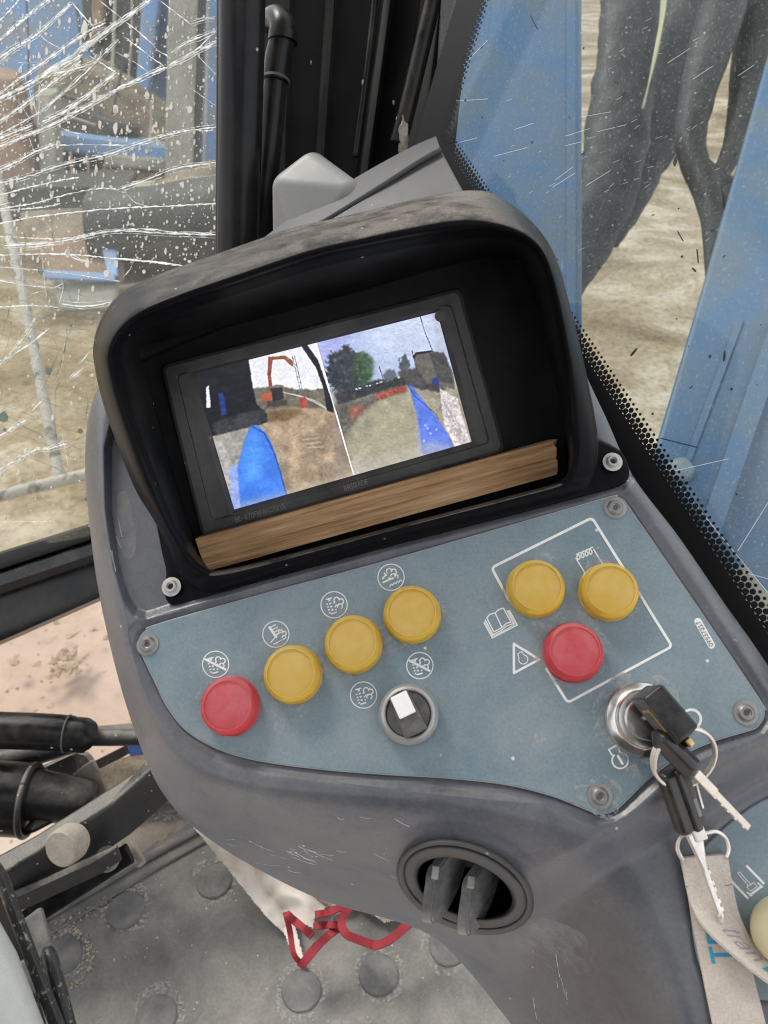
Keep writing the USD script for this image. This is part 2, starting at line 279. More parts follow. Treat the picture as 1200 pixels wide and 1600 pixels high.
def lens(name, a, b):
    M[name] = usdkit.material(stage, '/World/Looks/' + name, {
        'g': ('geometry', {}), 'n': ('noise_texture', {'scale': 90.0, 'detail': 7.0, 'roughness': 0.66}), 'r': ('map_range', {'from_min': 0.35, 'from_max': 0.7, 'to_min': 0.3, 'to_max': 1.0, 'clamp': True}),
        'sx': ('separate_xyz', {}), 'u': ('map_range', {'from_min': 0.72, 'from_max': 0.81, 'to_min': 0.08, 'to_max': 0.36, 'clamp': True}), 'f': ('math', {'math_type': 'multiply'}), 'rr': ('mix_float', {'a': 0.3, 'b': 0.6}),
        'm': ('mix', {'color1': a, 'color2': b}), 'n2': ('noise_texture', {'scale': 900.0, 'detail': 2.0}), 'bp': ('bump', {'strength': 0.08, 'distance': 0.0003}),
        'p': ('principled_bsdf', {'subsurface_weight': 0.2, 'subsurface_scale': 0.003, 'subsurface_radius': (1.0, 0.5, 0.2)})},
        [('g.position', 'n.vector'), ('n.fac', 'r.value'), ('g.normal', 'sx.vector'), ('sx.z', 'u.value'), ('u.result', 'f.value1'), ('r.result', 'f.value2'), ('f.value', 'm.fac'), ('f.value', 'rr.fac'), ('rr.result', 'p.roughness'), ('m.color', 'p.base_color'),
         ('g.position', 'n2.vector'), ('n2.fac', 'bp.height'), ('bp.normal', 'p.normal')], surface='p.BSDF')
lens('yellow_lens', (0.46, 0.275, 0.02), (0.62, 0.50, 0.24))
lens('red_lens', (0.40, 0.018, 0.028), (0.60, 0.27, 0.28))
def pane(name, tint, dirt, dirtcol, lo, hi, scale, streak=(1, 1, 1), gl=0.05, sp2=0.3):
    M[name] = usdkit.material(stage, '/World/Looks/' + name, {
        'g': ('geometry', {}), 'mp': ('mapping', {'scale': streak}), 'n': ('noise_texture', {'scale': scale, 'detail': 8.0, 'roughness': 0.68}), 'r': ('map_range', {'from_min': lo, 'from_max': hi, 'to_min': dirt * 0.12, 'to_max': dirt, 'clamp': True}),
        'mp2': ('mapping', {'scale': (1, 1, 0.75)}), 'v2': ('noise_texture', {'scale': 600.0, 'detail': 3.0, 'roughness': 0.6}), 'r2': ('map_range', {'from_min': 0.6, 'from_max': 0.72, 'to_min': 0.0, 'to_max': sp2, 'clamp': True}), 'ad': ('math', {'math_type': 'add', 'use_clamp': True}),
        't': ('transparent_bsdf', {'color': tint}), 'd': ('diffuse_bsdf', {'color': dirtcol}), 'tr': ('translucent_bsdf', {'color': dirtcol}), 'dd': ('mix_closure', {'fac': 0.5}),
        'gl': ('glossy_bsdf', {'roughness': gl, 'color': (1, 1, 1)}), 'lw': ('layer_weight', {'blend': 0.5}), 'pw': ('math', {'math_type': 'power', 'value2': 5.0}), 'fr': ('math', {'math_type': 'multiply_add', 'value2': 0.45, 'value3': 0.012}), 'm1': ('mix_closure', {}), 'm2': ('mix_closure', {})},
        [('g.position', 'mp.vector'), ('mp.vector', 'n.vector'), ('n.fac', 'r.value'), ('d.BSDF', 'dd.closure1'), ('tr.BSDF', 'dd.closure2'), ('g.position', 'mp2.vector'), ('mp2.vector', 'v2.vector'), ('v2.fac', 'r2.value'), ('r.result', 'ad.value1'), ('r2.result', 'ad.value2'), ('ad.value', 'm1.fac'), ('t.BSDF', 'm1.closure1'), ('dd.closure', 'm1.closure2'),
         ('lw.facing', 'pw.value1'), ('pw.value', 'fr.value1'), ('fr.value', 'm2.fac'), ('m1.closure', 'm2.closure1'), ('gl.BSDF', 'm2.closure2')], surface='m2.closure')
pane('side_glass', (0.89, 0.925, 0.92), 0.03, (0.55, 0.54, 0.5), 0.35, 0.7, 6.0, (1, 1, 0.5), sp2=0.13)
pane('front_glass', (0.93, 0.95, 0.92), 0.04, (0.55, 0.50, 0.42), 0.4, 0.75, 9.0, sp2=0.2)
pane('lower_glass', (1.0, 0.96, 0.94), 0.06, (0.6, 0.52, 0.5), 0.4, 0.75, 9.0)

# ground: pale dried mud, darker damp patches, tracks and grit
M['ground'] = usdkit.material(stage, '/World/Looks/ground', {
    'g': ('geometry', {}), 'mp': ('mapping', {'rotation': (0, 0, 0.5), 'scale': (1.0, 1.5, 1)}),
    'n1': ('noise_texture', {'scale': 1.1, 'detail': 9.0, 'roughness': 0.62, 'distortion': 0.6}), 'r1': ('rgb_ramp', {'ramp': [(0.3, (0.12, 0.088, 0.05)), (0.43, (0.21, 0.16, 0.10)), (0.52, (0.265, 0.21, 0.14)), (0.58, (0.34, 0.285, 0.21)), (0.72, (0.42, 0.375, 0.30))]}),
    'n2': ('noise_texture', {'scale': 26.0, 'detail': 5.0, 'roughness': 0.7}), 'r2': ('rgb_ramp', {'ramp': [(0.34, (0.5, 0.48, 0.45)), (0.5, (0.95, 0.95, 0.95)), (0.65, (1.2, 1.2, 1.2))]}), 'ml': ('mix', {'mix_type': 'multiply', 'fac': 0.85}),
    'sy': ('separate_xyz', {}), 'ny': ('noise_texture', {'scale': 2.2, 'detail': 5.0}), 'ay': ('math', {'math_type': 'multiply_add', 'value2': 1.2}), 'ry': ('map_range', {'from_min': 3.35, 'from_max': 2.7, 'to_min': 0.0, 'to_max': 0.8, 'clamp': True}), 'mp_': ('mix', {'color2': (0.40, 0.325, 0.265)}),
    'v': ('voronoi_texture', {'scale': 14.0}), 'rv': ('map_range', {'from_min': 0.12, 'from_max': 0.05, 'to_min': 0.0, 'to_max': 0.7, 'clamp': True}), 'md': ('mix', {'color2': (0.13, 0.1, 0.07)}),
    'bp': ('bump', {'strength': 0.5, 'distance': 0.02}), 'p': ('principled_bsdf', {'roughness': 0.92, 'specular_ior_level': 0.25})},
    [('g.position', 'mp.vector'), ('mp.vector', 'n1.vector'), ('n1.fac', 'r1.fac'), ('g.position', 'n2.vector'), ('n2.fac', 'r2.fac'), ('r1.color', 'ml.color1'), ('r2.color', 'ml.color2'),
     ('g.position', 'v.vector'), ('v.distance', 'rv.value'), ('rv.result', 'md.fac'), ('g.position', 'sy.vector'), ('g.position', 'ny.vector'), ('ny.fac', 'ay.value1'), ('sy.y', 'ay.value3'), ('ay.value', 'ry.value'), ('ry.result', 'mp_.fac'), ('ml.color', 'mp_.color1'), ('mp_.color', 'md.color1'), ('md.color', 'p.base_color'), ('n1.fac', 'bp.height'), ('bp.normal', 'p.normal')], surface='p.BSDF')
# wood grain runs along the batten: its own frame is set further down (needs the batten's axes)

# ------------------------------------------------------------------ frames of the console and the monitor
NP_ = -unit(ray(690, 1150)); XP = pt(650, 1060, 0.40)
_t = Plane(XP, NP_, [1, 0, 0])
EX = _t.hit(960, 775) - _t.hit(245, 968)                         # along the plate's upper edge
PAN = Plane(XP, NP_, EX)
NS_ = -unit(ray(560, 690)); XS = pt(520, 640, 0.47)
_s = Plane(XS, NS_, [1, 0, 0]); SCR = Plane(XS, NS_, _s.hit(683, 488) - _s.hit(303, 584))
GROUND_Z = -1.2

# ================================================================== SETTING
# ground sheet: fine near, coarse far
gx = np.concatenate([np.linspace(-400, -14, 14), np.linspace(-12, 12, 161), np.linspace(14, 400, 14)])
gy = np.concatenate([np.linspace(-400, -7, 12), np.linspace(-5, 19, 161), np.linspace(21, 600, 16)])
X, Y = np.meshgrid(gx, gy, indexing='ij')
Pn = np.stack([X, Y, np.zeros_like(X)], -1)
near = np.exp(-((X / 14) ** 2 + ((Y - 5) / 16) ** 2))
Z = GROUND_Z + near * (0.16 * (meshkit.noise(Pn * 0.9, 3) - 0.5) + 0.07 * (meshkit.noise(Pn * 3.1, 4) - 0.5))
rut = np.sin((X * 0.75 + Y * 0.55) * 5.2) * 0.012 * meshkit.noise(Pn * 0.5, 9) * near
G = np.stack([X, Y, Z + rut], -1)
obj('ground', loft(G, closed=False), M['ground'], smooth=True, kind='structure')

# the cab above and behind the viewer: it shades the console from the open sky
roof_ = cat_([rbox(1.5, 0.72, 0.07, 0.02).apply_translation((-0.42, 0.40, 1.76)), rbox(1.5, 0.45, 0.07, 0.02).apply_translation((-0.42, -0.975, 1.76)), rbox(0.40, 0.72, 0.07, 0.02).apply_translation((-0.97, -0.355, 1.758)), rbox(0.30, 0.72, 0.07, 0.02).apply_translation((0.18, -0.355, 1.758))])
obj('ceiling', roof_, M['seat_grey'], smooth=30, kind='structure')       # unseen roof; hatch opening added to let light down onto the console
rear_ = rbox(1.5, 0.06, 1.62, 0.02); rear_.apply_translation((-0.42, -1.17, 0.80)); obj('wall_rear', rear_, M['grey_trim'], smooth=30, kind='structure')  # unseen wall, its height set to keep rear light off the flank

# ================================================================== CONSOLE
def dense(poly, step=3.0):
    p = Polygon(poly); L = p.exterior.length; n = int(L / step)
    return np.array([p.exterior.interpolate(t, normalized=True).coords[0] for t in np.linspace(0, 1, n, endpoint=False)])
def smooth_poly(pts, n=400): return spline(np.array(pts, float), n, closed=True)
def polar(pts, c, th):
    """Radius of a star-shaped outline round c at the angles th."""
    p = np.asarray(pts, float) - c; a = np.arctan2(p[:, 1], p[:, 0]); r = np.hypot(p[:, 0], p[:, 1]); k = np.argsort(a); a, r = a[k], r[k]
    return np.interp(th, np.r_[a[-1] - 2 * np.pi, a, a[0] + 2 * np.pi], np.r_[r[-1], r, r[0]])
def sstep(x, a, b): t = np.clip((x - a) / (b - a), 0, 1); return t * t * (3 - 2 * t)
def sdist(poly, uv):
    """Signed pixel distance to a polygon: positive inside."""
    d_, _ = cKDTree(dense(poly, 2.0)).query(uv); ins = shapely.contains_xy(Polygon(poly), uv[:, 0], uv[:, 1]); return np.where(ins, d_, -d_)

SIL = [(215, 560), (450, 475), (700, 405), (860, 430), (905, 560), (948, 655), (990, 745), (1060, 838), (1130, 940), (1200, 1040), (1320, 1230), (1360, 1500), (1320, 1760), (1120, 1880),
       (905, 1740), (800, 1602), (732, 1517), (680, 1466), (620, 1440), (500, 1405), (380, 1345), (300, 1290), (255, 1240), (225, 1180), (195, 1095), (170, 1000), (150, 900), (137, 790), (133, 710), (141, 640), (165, 590)]
SILH = [8, 8, 8, 8, 8, 8, 8, 10, 12, 12, 20, 60, 190, 230,
        215, 195, 178, 170, 165, 150, 118, 92, 72, 56, 44, 36, 32, 30, 26, 18, 10]
CREST = [(230, 590), (450, 500), (700, 430), (845, 450), (885, 570), (930, 665), (974, 755), (1048, 860), (1118, 964), (1188, 1070), (1275, 1230), (1290, 1500), (1230, 1700), (1130, 1730), (1095, 1640),
         (1062, 1520), (1025, 1420), (985, 1350), (935, 1312), (840, 1282), (700, 1254), (520, 1240), (400, 1226), (312, 1200), (262, 1150), (226, 1080), (202, 990), (182, 890), (168, 800), (162, 720), (166, 650), (190, 610)]
PLATE = [(217, 1010), (218, 996), (228, 985), (246, 975), (400, 931), (600, 877), (800, 820), (950, 777), (963, 776), (975, 782), (984, 794), (1090, 948), (1188, 1094), (1194, 1108), (1193, 1122), (1183, 1136), (1169, 1142), (1113, 1159), (1061, 1183), (1018, 1214),
         (985, 1245), (968, 1261), (953, 1269), (935, 1272), (914, 1264), (860, 1243), (790, 1226), (700, 1216), (600, 1210), (500, 1202), (400, 1188), (340, 1170), (292, 1142), (262, 1106), (240, 1062), (224, 1028)]
RECESS = [(185, 640), (170, 700), (170, 800), (183, 888), (200, 938), (212, 955), (228, 961), (262, 950), (420, 905), (640, 846), (950, 766), (972, 760), (989, 748), (984, 722), (962, 668), (940, 600), (700, 450), (300, 520)]
PLATE2 = [(1078, 1420), (1082, 1370), (1095, 1330), (1125, 1298), (1162, 1268), (1200, 1246), (1262, 1225), (1280, 1400), (1262, 1560), (1190, 1562), (1120, 1560), (1090, 1500)]
OUT = [(300, 912), (276, 890), (262, 853), (237, 807), (212, 766), (184, 696), (161, 626), (151, 580), (148, 550), (155, 519), (171, 488), (200, 459), (254, 432), (336, 403), (439, 367), (500, 351), (560, 338), (625, 322), (690, 308), (733, 303), (768, 307), (804, 327), (833, 350), (858, 381), (875, 421),
       (889, 471), (905, 535), (918, 592), (930, 654), (935, 700), (925, 745), (900, 775), (800, 806), (600, 858), (400, 908), (330, 922)]
INN = [(338, 893), (328, 890), (303, 872), (266, 816), (237, 745), (198, 642), (180, 580), (178, 552), (192, 524), (228, 497), (295, 472), (420, 430), (500, 404), (560, 391), (625, 378), (700, 366), (760, 362), (795, 366), (828, 380), (850, 408), (868, 470), (885, 571), (892, 654), (894, 708), (888, 738), (870, 755),
       (800, 775), (600, 828), (420, 876)]
OUT_, INN_ = OUT, INN; HC = np.array([560.0, 640.0])
CC = np.array([600.0, 1000.0]); NT, NR = 760, 210
th = np.linspace(-np.pi, np.pi, NT, endpoint=False)
SILs = smooth_poly(SIL, 1500); SILHs = spline(np.array(SILH, float)[:, None], 1500, closed=True)[:, 0]; CRs = smooth_poly(CREST, 1500)
rs = polar(SILs, CC, th)
fr = np.linspace(1, 0.002, NR)
uv = CC + (fr[:, None] * rs[None, :])[..., None] * np.stack([np.cos(th), np.sin(th)], -1)[None]
flat_uv = uv.reshape(-1, 2)
ds, ks = cKDTree(SILs).query(flat_uv)
inC = shapely.contains_xy(Polygon(CRs), flat_uv[:, 0], flat_uv[:, 1]); dc, _ = cKDTree(CRs).query(flat_uv)
# how far a point of the flank lies between crest and outline; the drop there
near_ = cKDTree(SILs).query(flat_uv, k=40)[1]; Hs = SILHs[near_].mean(1)
w = np.where(inC, 0, dc / (dc + ds + 1e-9))
drop = Hs * (0.55 * w ** 1.55 + 0.45 * (1 - np.sqrt(np.clip(1 - (w * 0.995) ** 2, 0, 1))))
dp = sdist(PLATE, flat_uv)
A, B = np.array([935, 1330.0]), np.array([1215, 1165.0]); nrm = np.array([-(B - A)[1], (B - A)[0]]); nrm /= np.linalg.norm(nrm)
side = (flat_uv - A) @ nrm
h = 3.2 * (1 - sstep(side, -10, 50)) * sstep(-dp, 4, 24) - 0.8 * sstep(dp, -4, 0)
h -= 7.5 * sstep(sdist(RECESS, flat_uv), -9, 6)
# the deck falls away to the lower panel beside it
h -= 17.0 * sstep(side, -28, 42)
h -= 2.0 * sstep(sdist(PLATE2, flat_uv), -10, 4)
# shallow dish round the air vent
VENT = np.array([727.0, 1386.0])
rel = flat_uv - VENT; ca, sa = math.cos(math.radians(20)), math.sin(math.radians(20))
el = np.hypot((rel[:, 0] * ca + rel[:, 1] * sa) / 122, (-rel[:, 0] * sa + rel[:, 1] * ca) / 78)
h -= drop
h += 5.5 * (1 - sstep(el, 0.85, 1.25)) + 0.0
P3 = PAN.hit(flat_uv[:, 0], flat_uv[:, 1], h / 1000).reshape(NR, NT, 3)
skirt = []
for px, dz in ((3, 8), (8, 22), (22, 50), (40, 90)):
    q = CC + ((rs - px)[:, None]) * np.stack([np.cos(th), np.sin(th)], -1)
    skirt.append(PAN.hit(q[:, 0], q[:, 1], (h.reshape(NR, NT)[0] - dz) / 1000))
body = loft(np.concatenate([np.array(skirt[::-1]), P3]), True)
# open the vent: drop the triangles inside the louvre ring
cen = np.vstack([np.full((len(skirt) * NT, 2), -999.0), flat_uv])[body.faces].mean(1)
rel2 = cen - VENT; el2 = np.hypot((rel2[:, 0] * ca + rel2[:, 1] * sa) / 92, (-rel2[:, 0] * sa + rel2[:, 1] * ca) / 50)
# opened for the monitor, inside the hood's mouth
_lip = polar(smooth_poly(INN_, 1200), HC, np.arctan2(cen[:, 1] - HC[1], cen[:, 0] - HC[0])) * 0.7 + polar(smooth_poly(OUT_, 1200), HC, np.arctan2(cen[:, 1] - HC[1], cen[:, 0] - HC[0])) * 0.3
body = trimesh.Trimesh(body.vertices, body.faces[(el2 > 1.0) & (np.hypot(*(cen - HC).T) > _lip)], process=False)
console = thing('control_console', 'grey moulded plastic cab console with blue grey button panel, black hood and air vent', 'control console', [*PAN.hit(620, 1300)[:2], 0.0])
obj('body', body, M['grey_plastic'], console, smooth=True)

def surf(u, v):                                                    # console surface above a pixel (for things fixed to it)
    _, k = cKDTree(flat_uv).query([u, v]); return P3.reshape(-1, 3)[k]
_tree = cKDTree(flat_uv)
def sh(u, v):                                                      # its height above the panel plane in metres
    q = np.stack(np.broadcast_arrays(np.asarray(u, float), np.asarray(v, float)), -1); d_, k = _tree.query(q, k=4); w_ = 1 / (d_ + 1e-6); return (h[k] * w_).sum(-1) / w_.sum(-1) / 1000
def surfn(u, v):
    a = [surf(u + dx, v + dy) for dx, dy in ((-22, 0), (22, 0), (0, -22), (0, 22))]
    n = unit(np.cross(a[1] - a[0], a[3] - a[2])); return n if n @ (CAM - a[0]) > 0 else -n

plate_s = PAN.shape(Polygon(smooth_poly(PLATE, 500)).buffer(0), 0.0015)
plate = obj('control_plate', PAN.put(bevel_plate(plate_s, -0.0005, 0.0016, 0.0005)), M['panel_blue'], console, smooth=30)

_pe = np.array(polys(plate_s)[0].exterior.coords)[:-1]
obj('plate_edge_highlight', tube(PAN.world(np.c_[_pe, np.full(len(_pe), 0.0012)])[np.r_[0:len(_pe), 0]], 0.00026, 6, cap=False), M['silver_plastic'], plate, smooth=True, label='light line painted for the highlight along the panel plate edge')  # pale tube stands in for the highlight on the plate's bevel
# push-button lenses: domed rim, flat face with a fine raised circle
def lens_mesh(R):
    p = [(R * 1.04, 0.0), (R * 1.04, 0.0012), (R, 0.0016), (R, 0.0052), (R * 0.985, 0.0066), (R * 0.94, 0.0079), (R * 0.86, 0.0090), (R * 0.852, 0.0099), (R * 0.828, 0.0099), (R * 0.82, 0.0090), (R * 0.5, 0.0094), (R * 0.02, 0.0094)]
    return lathe(p, 72)
BTN = [('red', 'red_lens', (362, 1103), 'leftmost red'), ('yellow', 'yellow_lens', (459, 1054), ''), ('yellow', 'yellow_lens', (553, 1007), ''), ('yellow', 'yellow_lens', (644, 961), ''),
       ('yellow', 'yellow_lens', (836, 921), ''), ('yellow', 'yellow_lens', (949, 926), ''), ('red', 'red_lens', (894, 1020), '')]
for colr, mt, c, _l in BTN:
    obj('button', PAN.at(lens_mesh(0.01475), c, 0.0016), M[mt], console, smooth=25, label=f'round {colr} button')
M['grime'] = usdkit.material(stage, '/World/Looks/grime', {
    'g': ('geometry', {}), 'n': ('noise_texture', {'scale': 260.0, 'detail': 6.0, 'roughness': 0.7}), 'r': ('map_range', {'from_min': 0.5, 'from_max': 0.72, 'to_min': 0.0, 'to_max': 0.55, 'clamp': True}),
    't': ('transparent_bsdf', {}), 'd': ('diffuse_bsdf', {'color': (0.36, 0.34, 0.31)}), 'm': ('mix_closure', {})},
    [('g.position', 'n.vector'), ('n.fac', 'r.value'), ('r.result', 'm.fac'), ('t.BSDF', 'm.closure1'), ('d.BSDF', 'm.closure2')], surface='m.closure')
def ragged(c, r0, r1, seed):
    r_ = np.random.default_rng(seed); t_ = np.linspace(0, 2 * np.pi, 60, endpoint=False); q = PAN.two(np.array(c, float), 0.0018); rr_ = r1 * (1 + 0.16 * np.interp(np.arange(60), np.arange(0, 61, 4), np.r_[(a := r_.normal(0, 1, 15)), a[0]]))
    return PAN.put(extr(Polygon(q + rr_[:, None] * np.c_[np.cos(t_), np.sin(t_)]).difference(Point(*q).buffer(r0)).buffer(0), 0.00175, 0.0018))
for k, (_a, _b, c, _l) in enumerate(BTN): obj('grime_ring', ragged(c, 0.0148, 0.0172, k), M['grime'], plate, smooth=False)
obj('grime_ring', ragged((1003, 1124), 0.018, 0.0225, 31), M['grime'], plate, smooth=False); obj('grime_ring', ragged((937, 1244), 0.006, 0.010, 32), M['grime'], plate, smooth=False)
for k, c in enumerate(((595, 975), (436, 1132), (866, 940), (845, 1152), (560, 960))): obj('smudge', ragged(c, 0.0002, 0.0035, 40 + k), M['grime'], plate, smooth=False)
# selector knob
kn = obj('selector_knob', PAN.at(lathe([(0.0152, 0), (0.0152, 0.004), (0.0148, 0.0062), (0.0135, 0.0082), (0.0122, 0.0088), (0.0116, 0.0086), (0.0112, 0.006), (0.0004, 0.006)], 64), (639, 1116), 0.0016), M['silver_plastic'], console, smooth=28)
obj('insert', PAN.at(lathe([(0.0111, 0.005), (0.0111, 0.0072), (0.0107, 0.0078), (0.0003, 0.0078)], 48), (639, 1116), 0.0016), M['knob_black'], kn, smooth=28)
kd = PAN.two([(628, 1092), (650, 1140)], 0.016); kang = math.atan2(*(kd[1] - kd[0])[::-1])
grip = rhull([(x, y * (0.0043 if x < 0 else 0.0052), z) for x in (-0.0098, 0.0098) for y in (-1, 1) for z in (0.006, 0.0155)], 0.0009)
obj('grip', PAN.at(grip, (638, 1116), 0.0016, kang), M['knob_black'], kn, smooth=30)
white = rhull([(x, y, z) for x in (-0.0096, 0.0006) for y in (-0.0038, 0.0038) for z in (0.0155, 0.0167)], 0.0006)
obj('pointer', PAN.at(white, (638, 1116), 0.0016, kang), M['white_insert'], kn, smooth=30)

def screw_mesh(R=0.0042, H=0.0022):
    return lathe([(R * 1.45, 0), (R * 1.45, 0.0005), (R * 1.05, 0.0007), (R, 0.0009), (R * 0.93, H * 0.7), (R * 0.75, H), (R * 0.56, H * 1.02), (R * 0.48, H * 0.75), (R * 0.3, H * 0.55), (0.0001, H * 0.3)], 28)
def socket(R=0.0017, H=0.0010): return extr(Polygon([(R * math.cos(a), R * math.sin(a)) for a in np.arange(6) * np.pi / 3]), 0.0, H)
for c, hh in (((231, 1007), 0.0016), ((961, 794), 0.0016), ((1165, 1114), 0.0016), ((937, 1244), 0.0016)):
    s_ = obj('screw', PAN.at(screw_mesh(), c, hh), M['screw_steel'], plate, smooth=30)
    obj('socket', PAN.at(socket(), c, hh + 0.0004), M['knob_black'], console, smooth=False)

# printed symbols -----------------------------------------------------------------
def ln(*p, w=2.0, cap=1): return LineString(p).buffer(w / 2, cap_style=cap, join_style=1)
def arc(cx, cy, r, a0, a1, w=2.0, n=14, ry=None):
    t = np.radians(np.linspace(a0, a1, n)); return LineString(np.c_[cx + r * np.cos(t), cy + (ry or r) * np.sin(t)]).buffer(w / 2, cap_style=1)
def ring(r, w): return Point(0, 0).buffer(r + w / 2, 32).difference(Point(0, 0).buffer(r - w / 2, 32))
def sq(x, y, a=2.0, b=None): b = b or a; return sbox(x - a / 2, y - b / 2, x + a / 2, y + b / 2)
def dpf(strike=False):
    g = [ring(20.5, 1.5)]
    for k in range(4):
        g += [sq(-5, -9 + k * 5.2, 3.2, 2.6), sq(-10, -4 + k * 4.6, 2.6, 2.2)]
    g += [ln((-9, -11.5), (-1, -11.5), w=2.2), ln((-8, 12.3), (0, 12.3), w=2.2), sq(1, -3, 2.4), sq(1, 3, 2.4), sq(0.6, 8, 2.4)]
    g += [arc(6, -6, 4.2, 150, 370, 1.9), arc(12, -2, 4.0, 230, 450, 1.9), arc(8, 5, 4.0, 170, 430, 1.9), arc(5.5, 0.5, 2.4, 20, 180, 1.5)]
    if strike: g += [ln((-13, -12), (12, 12), w=3.6)]
    return unary_union(g)
def temp():
    g = [ring(20.5, 1.5), ln((-6, -13), (-1, 4), w=4.0)]
    for k in range(4): g.append(ln((-4 + k * 1.6, -13 + k * 4.6), (4 + k * 1.6, -14.5 + k * 4.6), w=1.7))
    g += [ln((-11, 10), (4, 0), w=1.6), ln((-8, 14), (12, 10.5), w=1.6), arc(8, -1, 3.4, 180, 400, 1.8), arc(13, 2.5, 3, 220, 430, 1.8), arc(11, 8, 2.6, 180, 420, 1.8)]
    return unary_union(g)
def fluid():
    g = [ring(20.5, 1.5), ln((-13, -2), (-7, -6), w=2.4), ln((-8, -9), (-6, -5), w=2.2), ln((-14, 4), (2, 2), w=2.6), ln((-4, 0), (3, 3.5), w=1.8)]
    g += [arc(0, -10, 4.2, 160, 380, 1.9), arc(6.5, -7, 4.2, 210, 440, 1.9), arc(3.5, -1, 3.6, 200, 400, 1.9), arc(8, 1.5, 3, 230, 420, 1.8)]
    g.append(LineString([(-6 + k * 2.6, 13.2 - (k % 2) * 2.4 - k * 0.35) for k in range(9)]).buffer(0.8))
    return unary_union(g)
def symbol(g, c, rot=-15.0, parent=plate, name='printed_symbol', pl=PAN, z=0.0017, mat='white_paint'):
    g = affinity.translate(affinity.rotate(g, rot, origin=(0, 0)), *c)
    return obj(name, pl.put(extr(pl.shape(g, z), z - 0.00005, z + 0.0001)), M[mat], parent, smooth=False)
for g, c in ((dpf(True), (337, 1038)), (temp(), (431, 991)), (dpf(), (522, 945)), (fluid(), (611, 902)), (dpf(), (568, 1086)), (dpf(True), (656, 1040))):
    symbol(g, c, -17)
pix = lambda g, name='printed_symbol', **k: symbol(g, (0, 0), 0, name=name, **k)
def rounded(pts, r, w):
    """A line with rounded corners."""
    out = [np.array(pts[0], float)]
    for a, b, c in zip(pts, pts[1:], pts[2:]):
        a, b, c = map(lambda q: np.array(q, float), (a, b, c)); p, q = b + unit(a - b) * r, b + unit(c - b) * r
        out += [(1 - t) ** 2 * p + 2 * t * (1 - t) * b + t * t * q for t in np.linspace(0, 1, 7)]
    return LineString([*out, np.array(pts[-1], float)]).buffer(w / 2, cap_style=1)
pix(rounded([(795, 937), (768, 887), (925, 809), (1050, 1010), (887, 1098), (854, 1045)], 7, 4.2), 'printed_frame_line')
z1 = lambda p: [(740 + x / 4.615, 830 + y / 4.615) for x, y in p]
book = [ln(*z1([(95, 625), (145, 725), (205, 695), (155, 590), (120, 598), (95, 625)]), w=1.8), ln(*z1([(155, 590), (180, 565), (215, 555), (270, 655), (235, 665), (205, 695)]), w=1.8),
        ln(*z1([(85, 640), (140, 745), (205, 712), (235, 685), (288, 665), (240, 570)]), w=1.5), ln(*z1([(75, 660), (135, 770), (315, 677), (258, 572)]), w=1.8), ln(*z1([(80, 650), (138, 757), (210, 722), (300, 670), (250, 572)]), w=1.2)]
pix(unary_union(book))
tri = LineString(z1([(290, 812), (291, 1022), (474, 925), (290, 812)])).buffer(1.9, join_style=1)
pix(unary_union([tri, LineString(z1([(318, 885), (345, 868), (362, 890)] + [(358 + 33 * math.cos(a), 925 + 33 * math.sin(a)) for a in np.radians(np.linspace(-75, 200, 16))] + [(318, 885)])).buffer(0.7)]))
coil = [ln(*z1([(802, 300), (738, 195)]), w=1.9), ln(*z1([(865, 130), (930, 238)]), w=1.9)]
t = np.linspace(0, 1, 90); cx = 742 + (858 - 742) * t; cy = 178 - 50 * t
coil.append(LineString(z1(np.c_[cx + 17 * np.sin(t * 2 * np.pi * 4.0), cy + 22 * (1 - np.cos(t * 2 * np.pi * 4.0)) - 12])).buffer(0.95))
coil += [Point(*z1([(802, 302)])[0]).buffer(1.9), Point(*z1([(930, 238)])[0]).buffer(1.9)]
pix(unary_union(coil))
z2 = lambda p: [(940 + x / 4.615, 1040 + y / 4.615) for x, y in p]
bulb = LineString(z2([(75, 645), (52, 607), (110, 573), (132, 622)] + [(134 + 58 * math.cos(a), 684 + 58 * math.sin(a)) for a in np.radians(np.linspace(-88, 222, 26))])).buffer(1.25)
pix(unary_union([bulb, ln(*z2([(118, 652), (150, 708)]), w=3.6)]))
pix(affinity.translate(ring(15, 4.2), 1080, 1124))
pill = LineString([(1090.5, 971), (1111.5, 1008)]).buffer(5.6)
pix(pill, 'serial_label')
q0, q1 = PAN.two([(1112, 1010), (1090, 971)], 0.0019)
tm = meshkit.text_mesh('09537217', 0.0024, 0.00008); wdt = tm.bounds[1, 0] - tm.bounds[0, 0]; tm.apply_scale([np.linalg.norm(q1 - q0) / wdt * 0.97, 1, 1])
ang = math.atan2(*(q1 - q0)[::-1])
tm.apply_translation([0, -0.0012, 0]); tm.apply_transform(trimesh.transformations.rotation_matrix(ang, [0, 0, 1])); tm.apply_translation([*q0, 0.0019])
obj('serial_number', PAN.put(tm), M['knob_black'], plate, smooth=False)

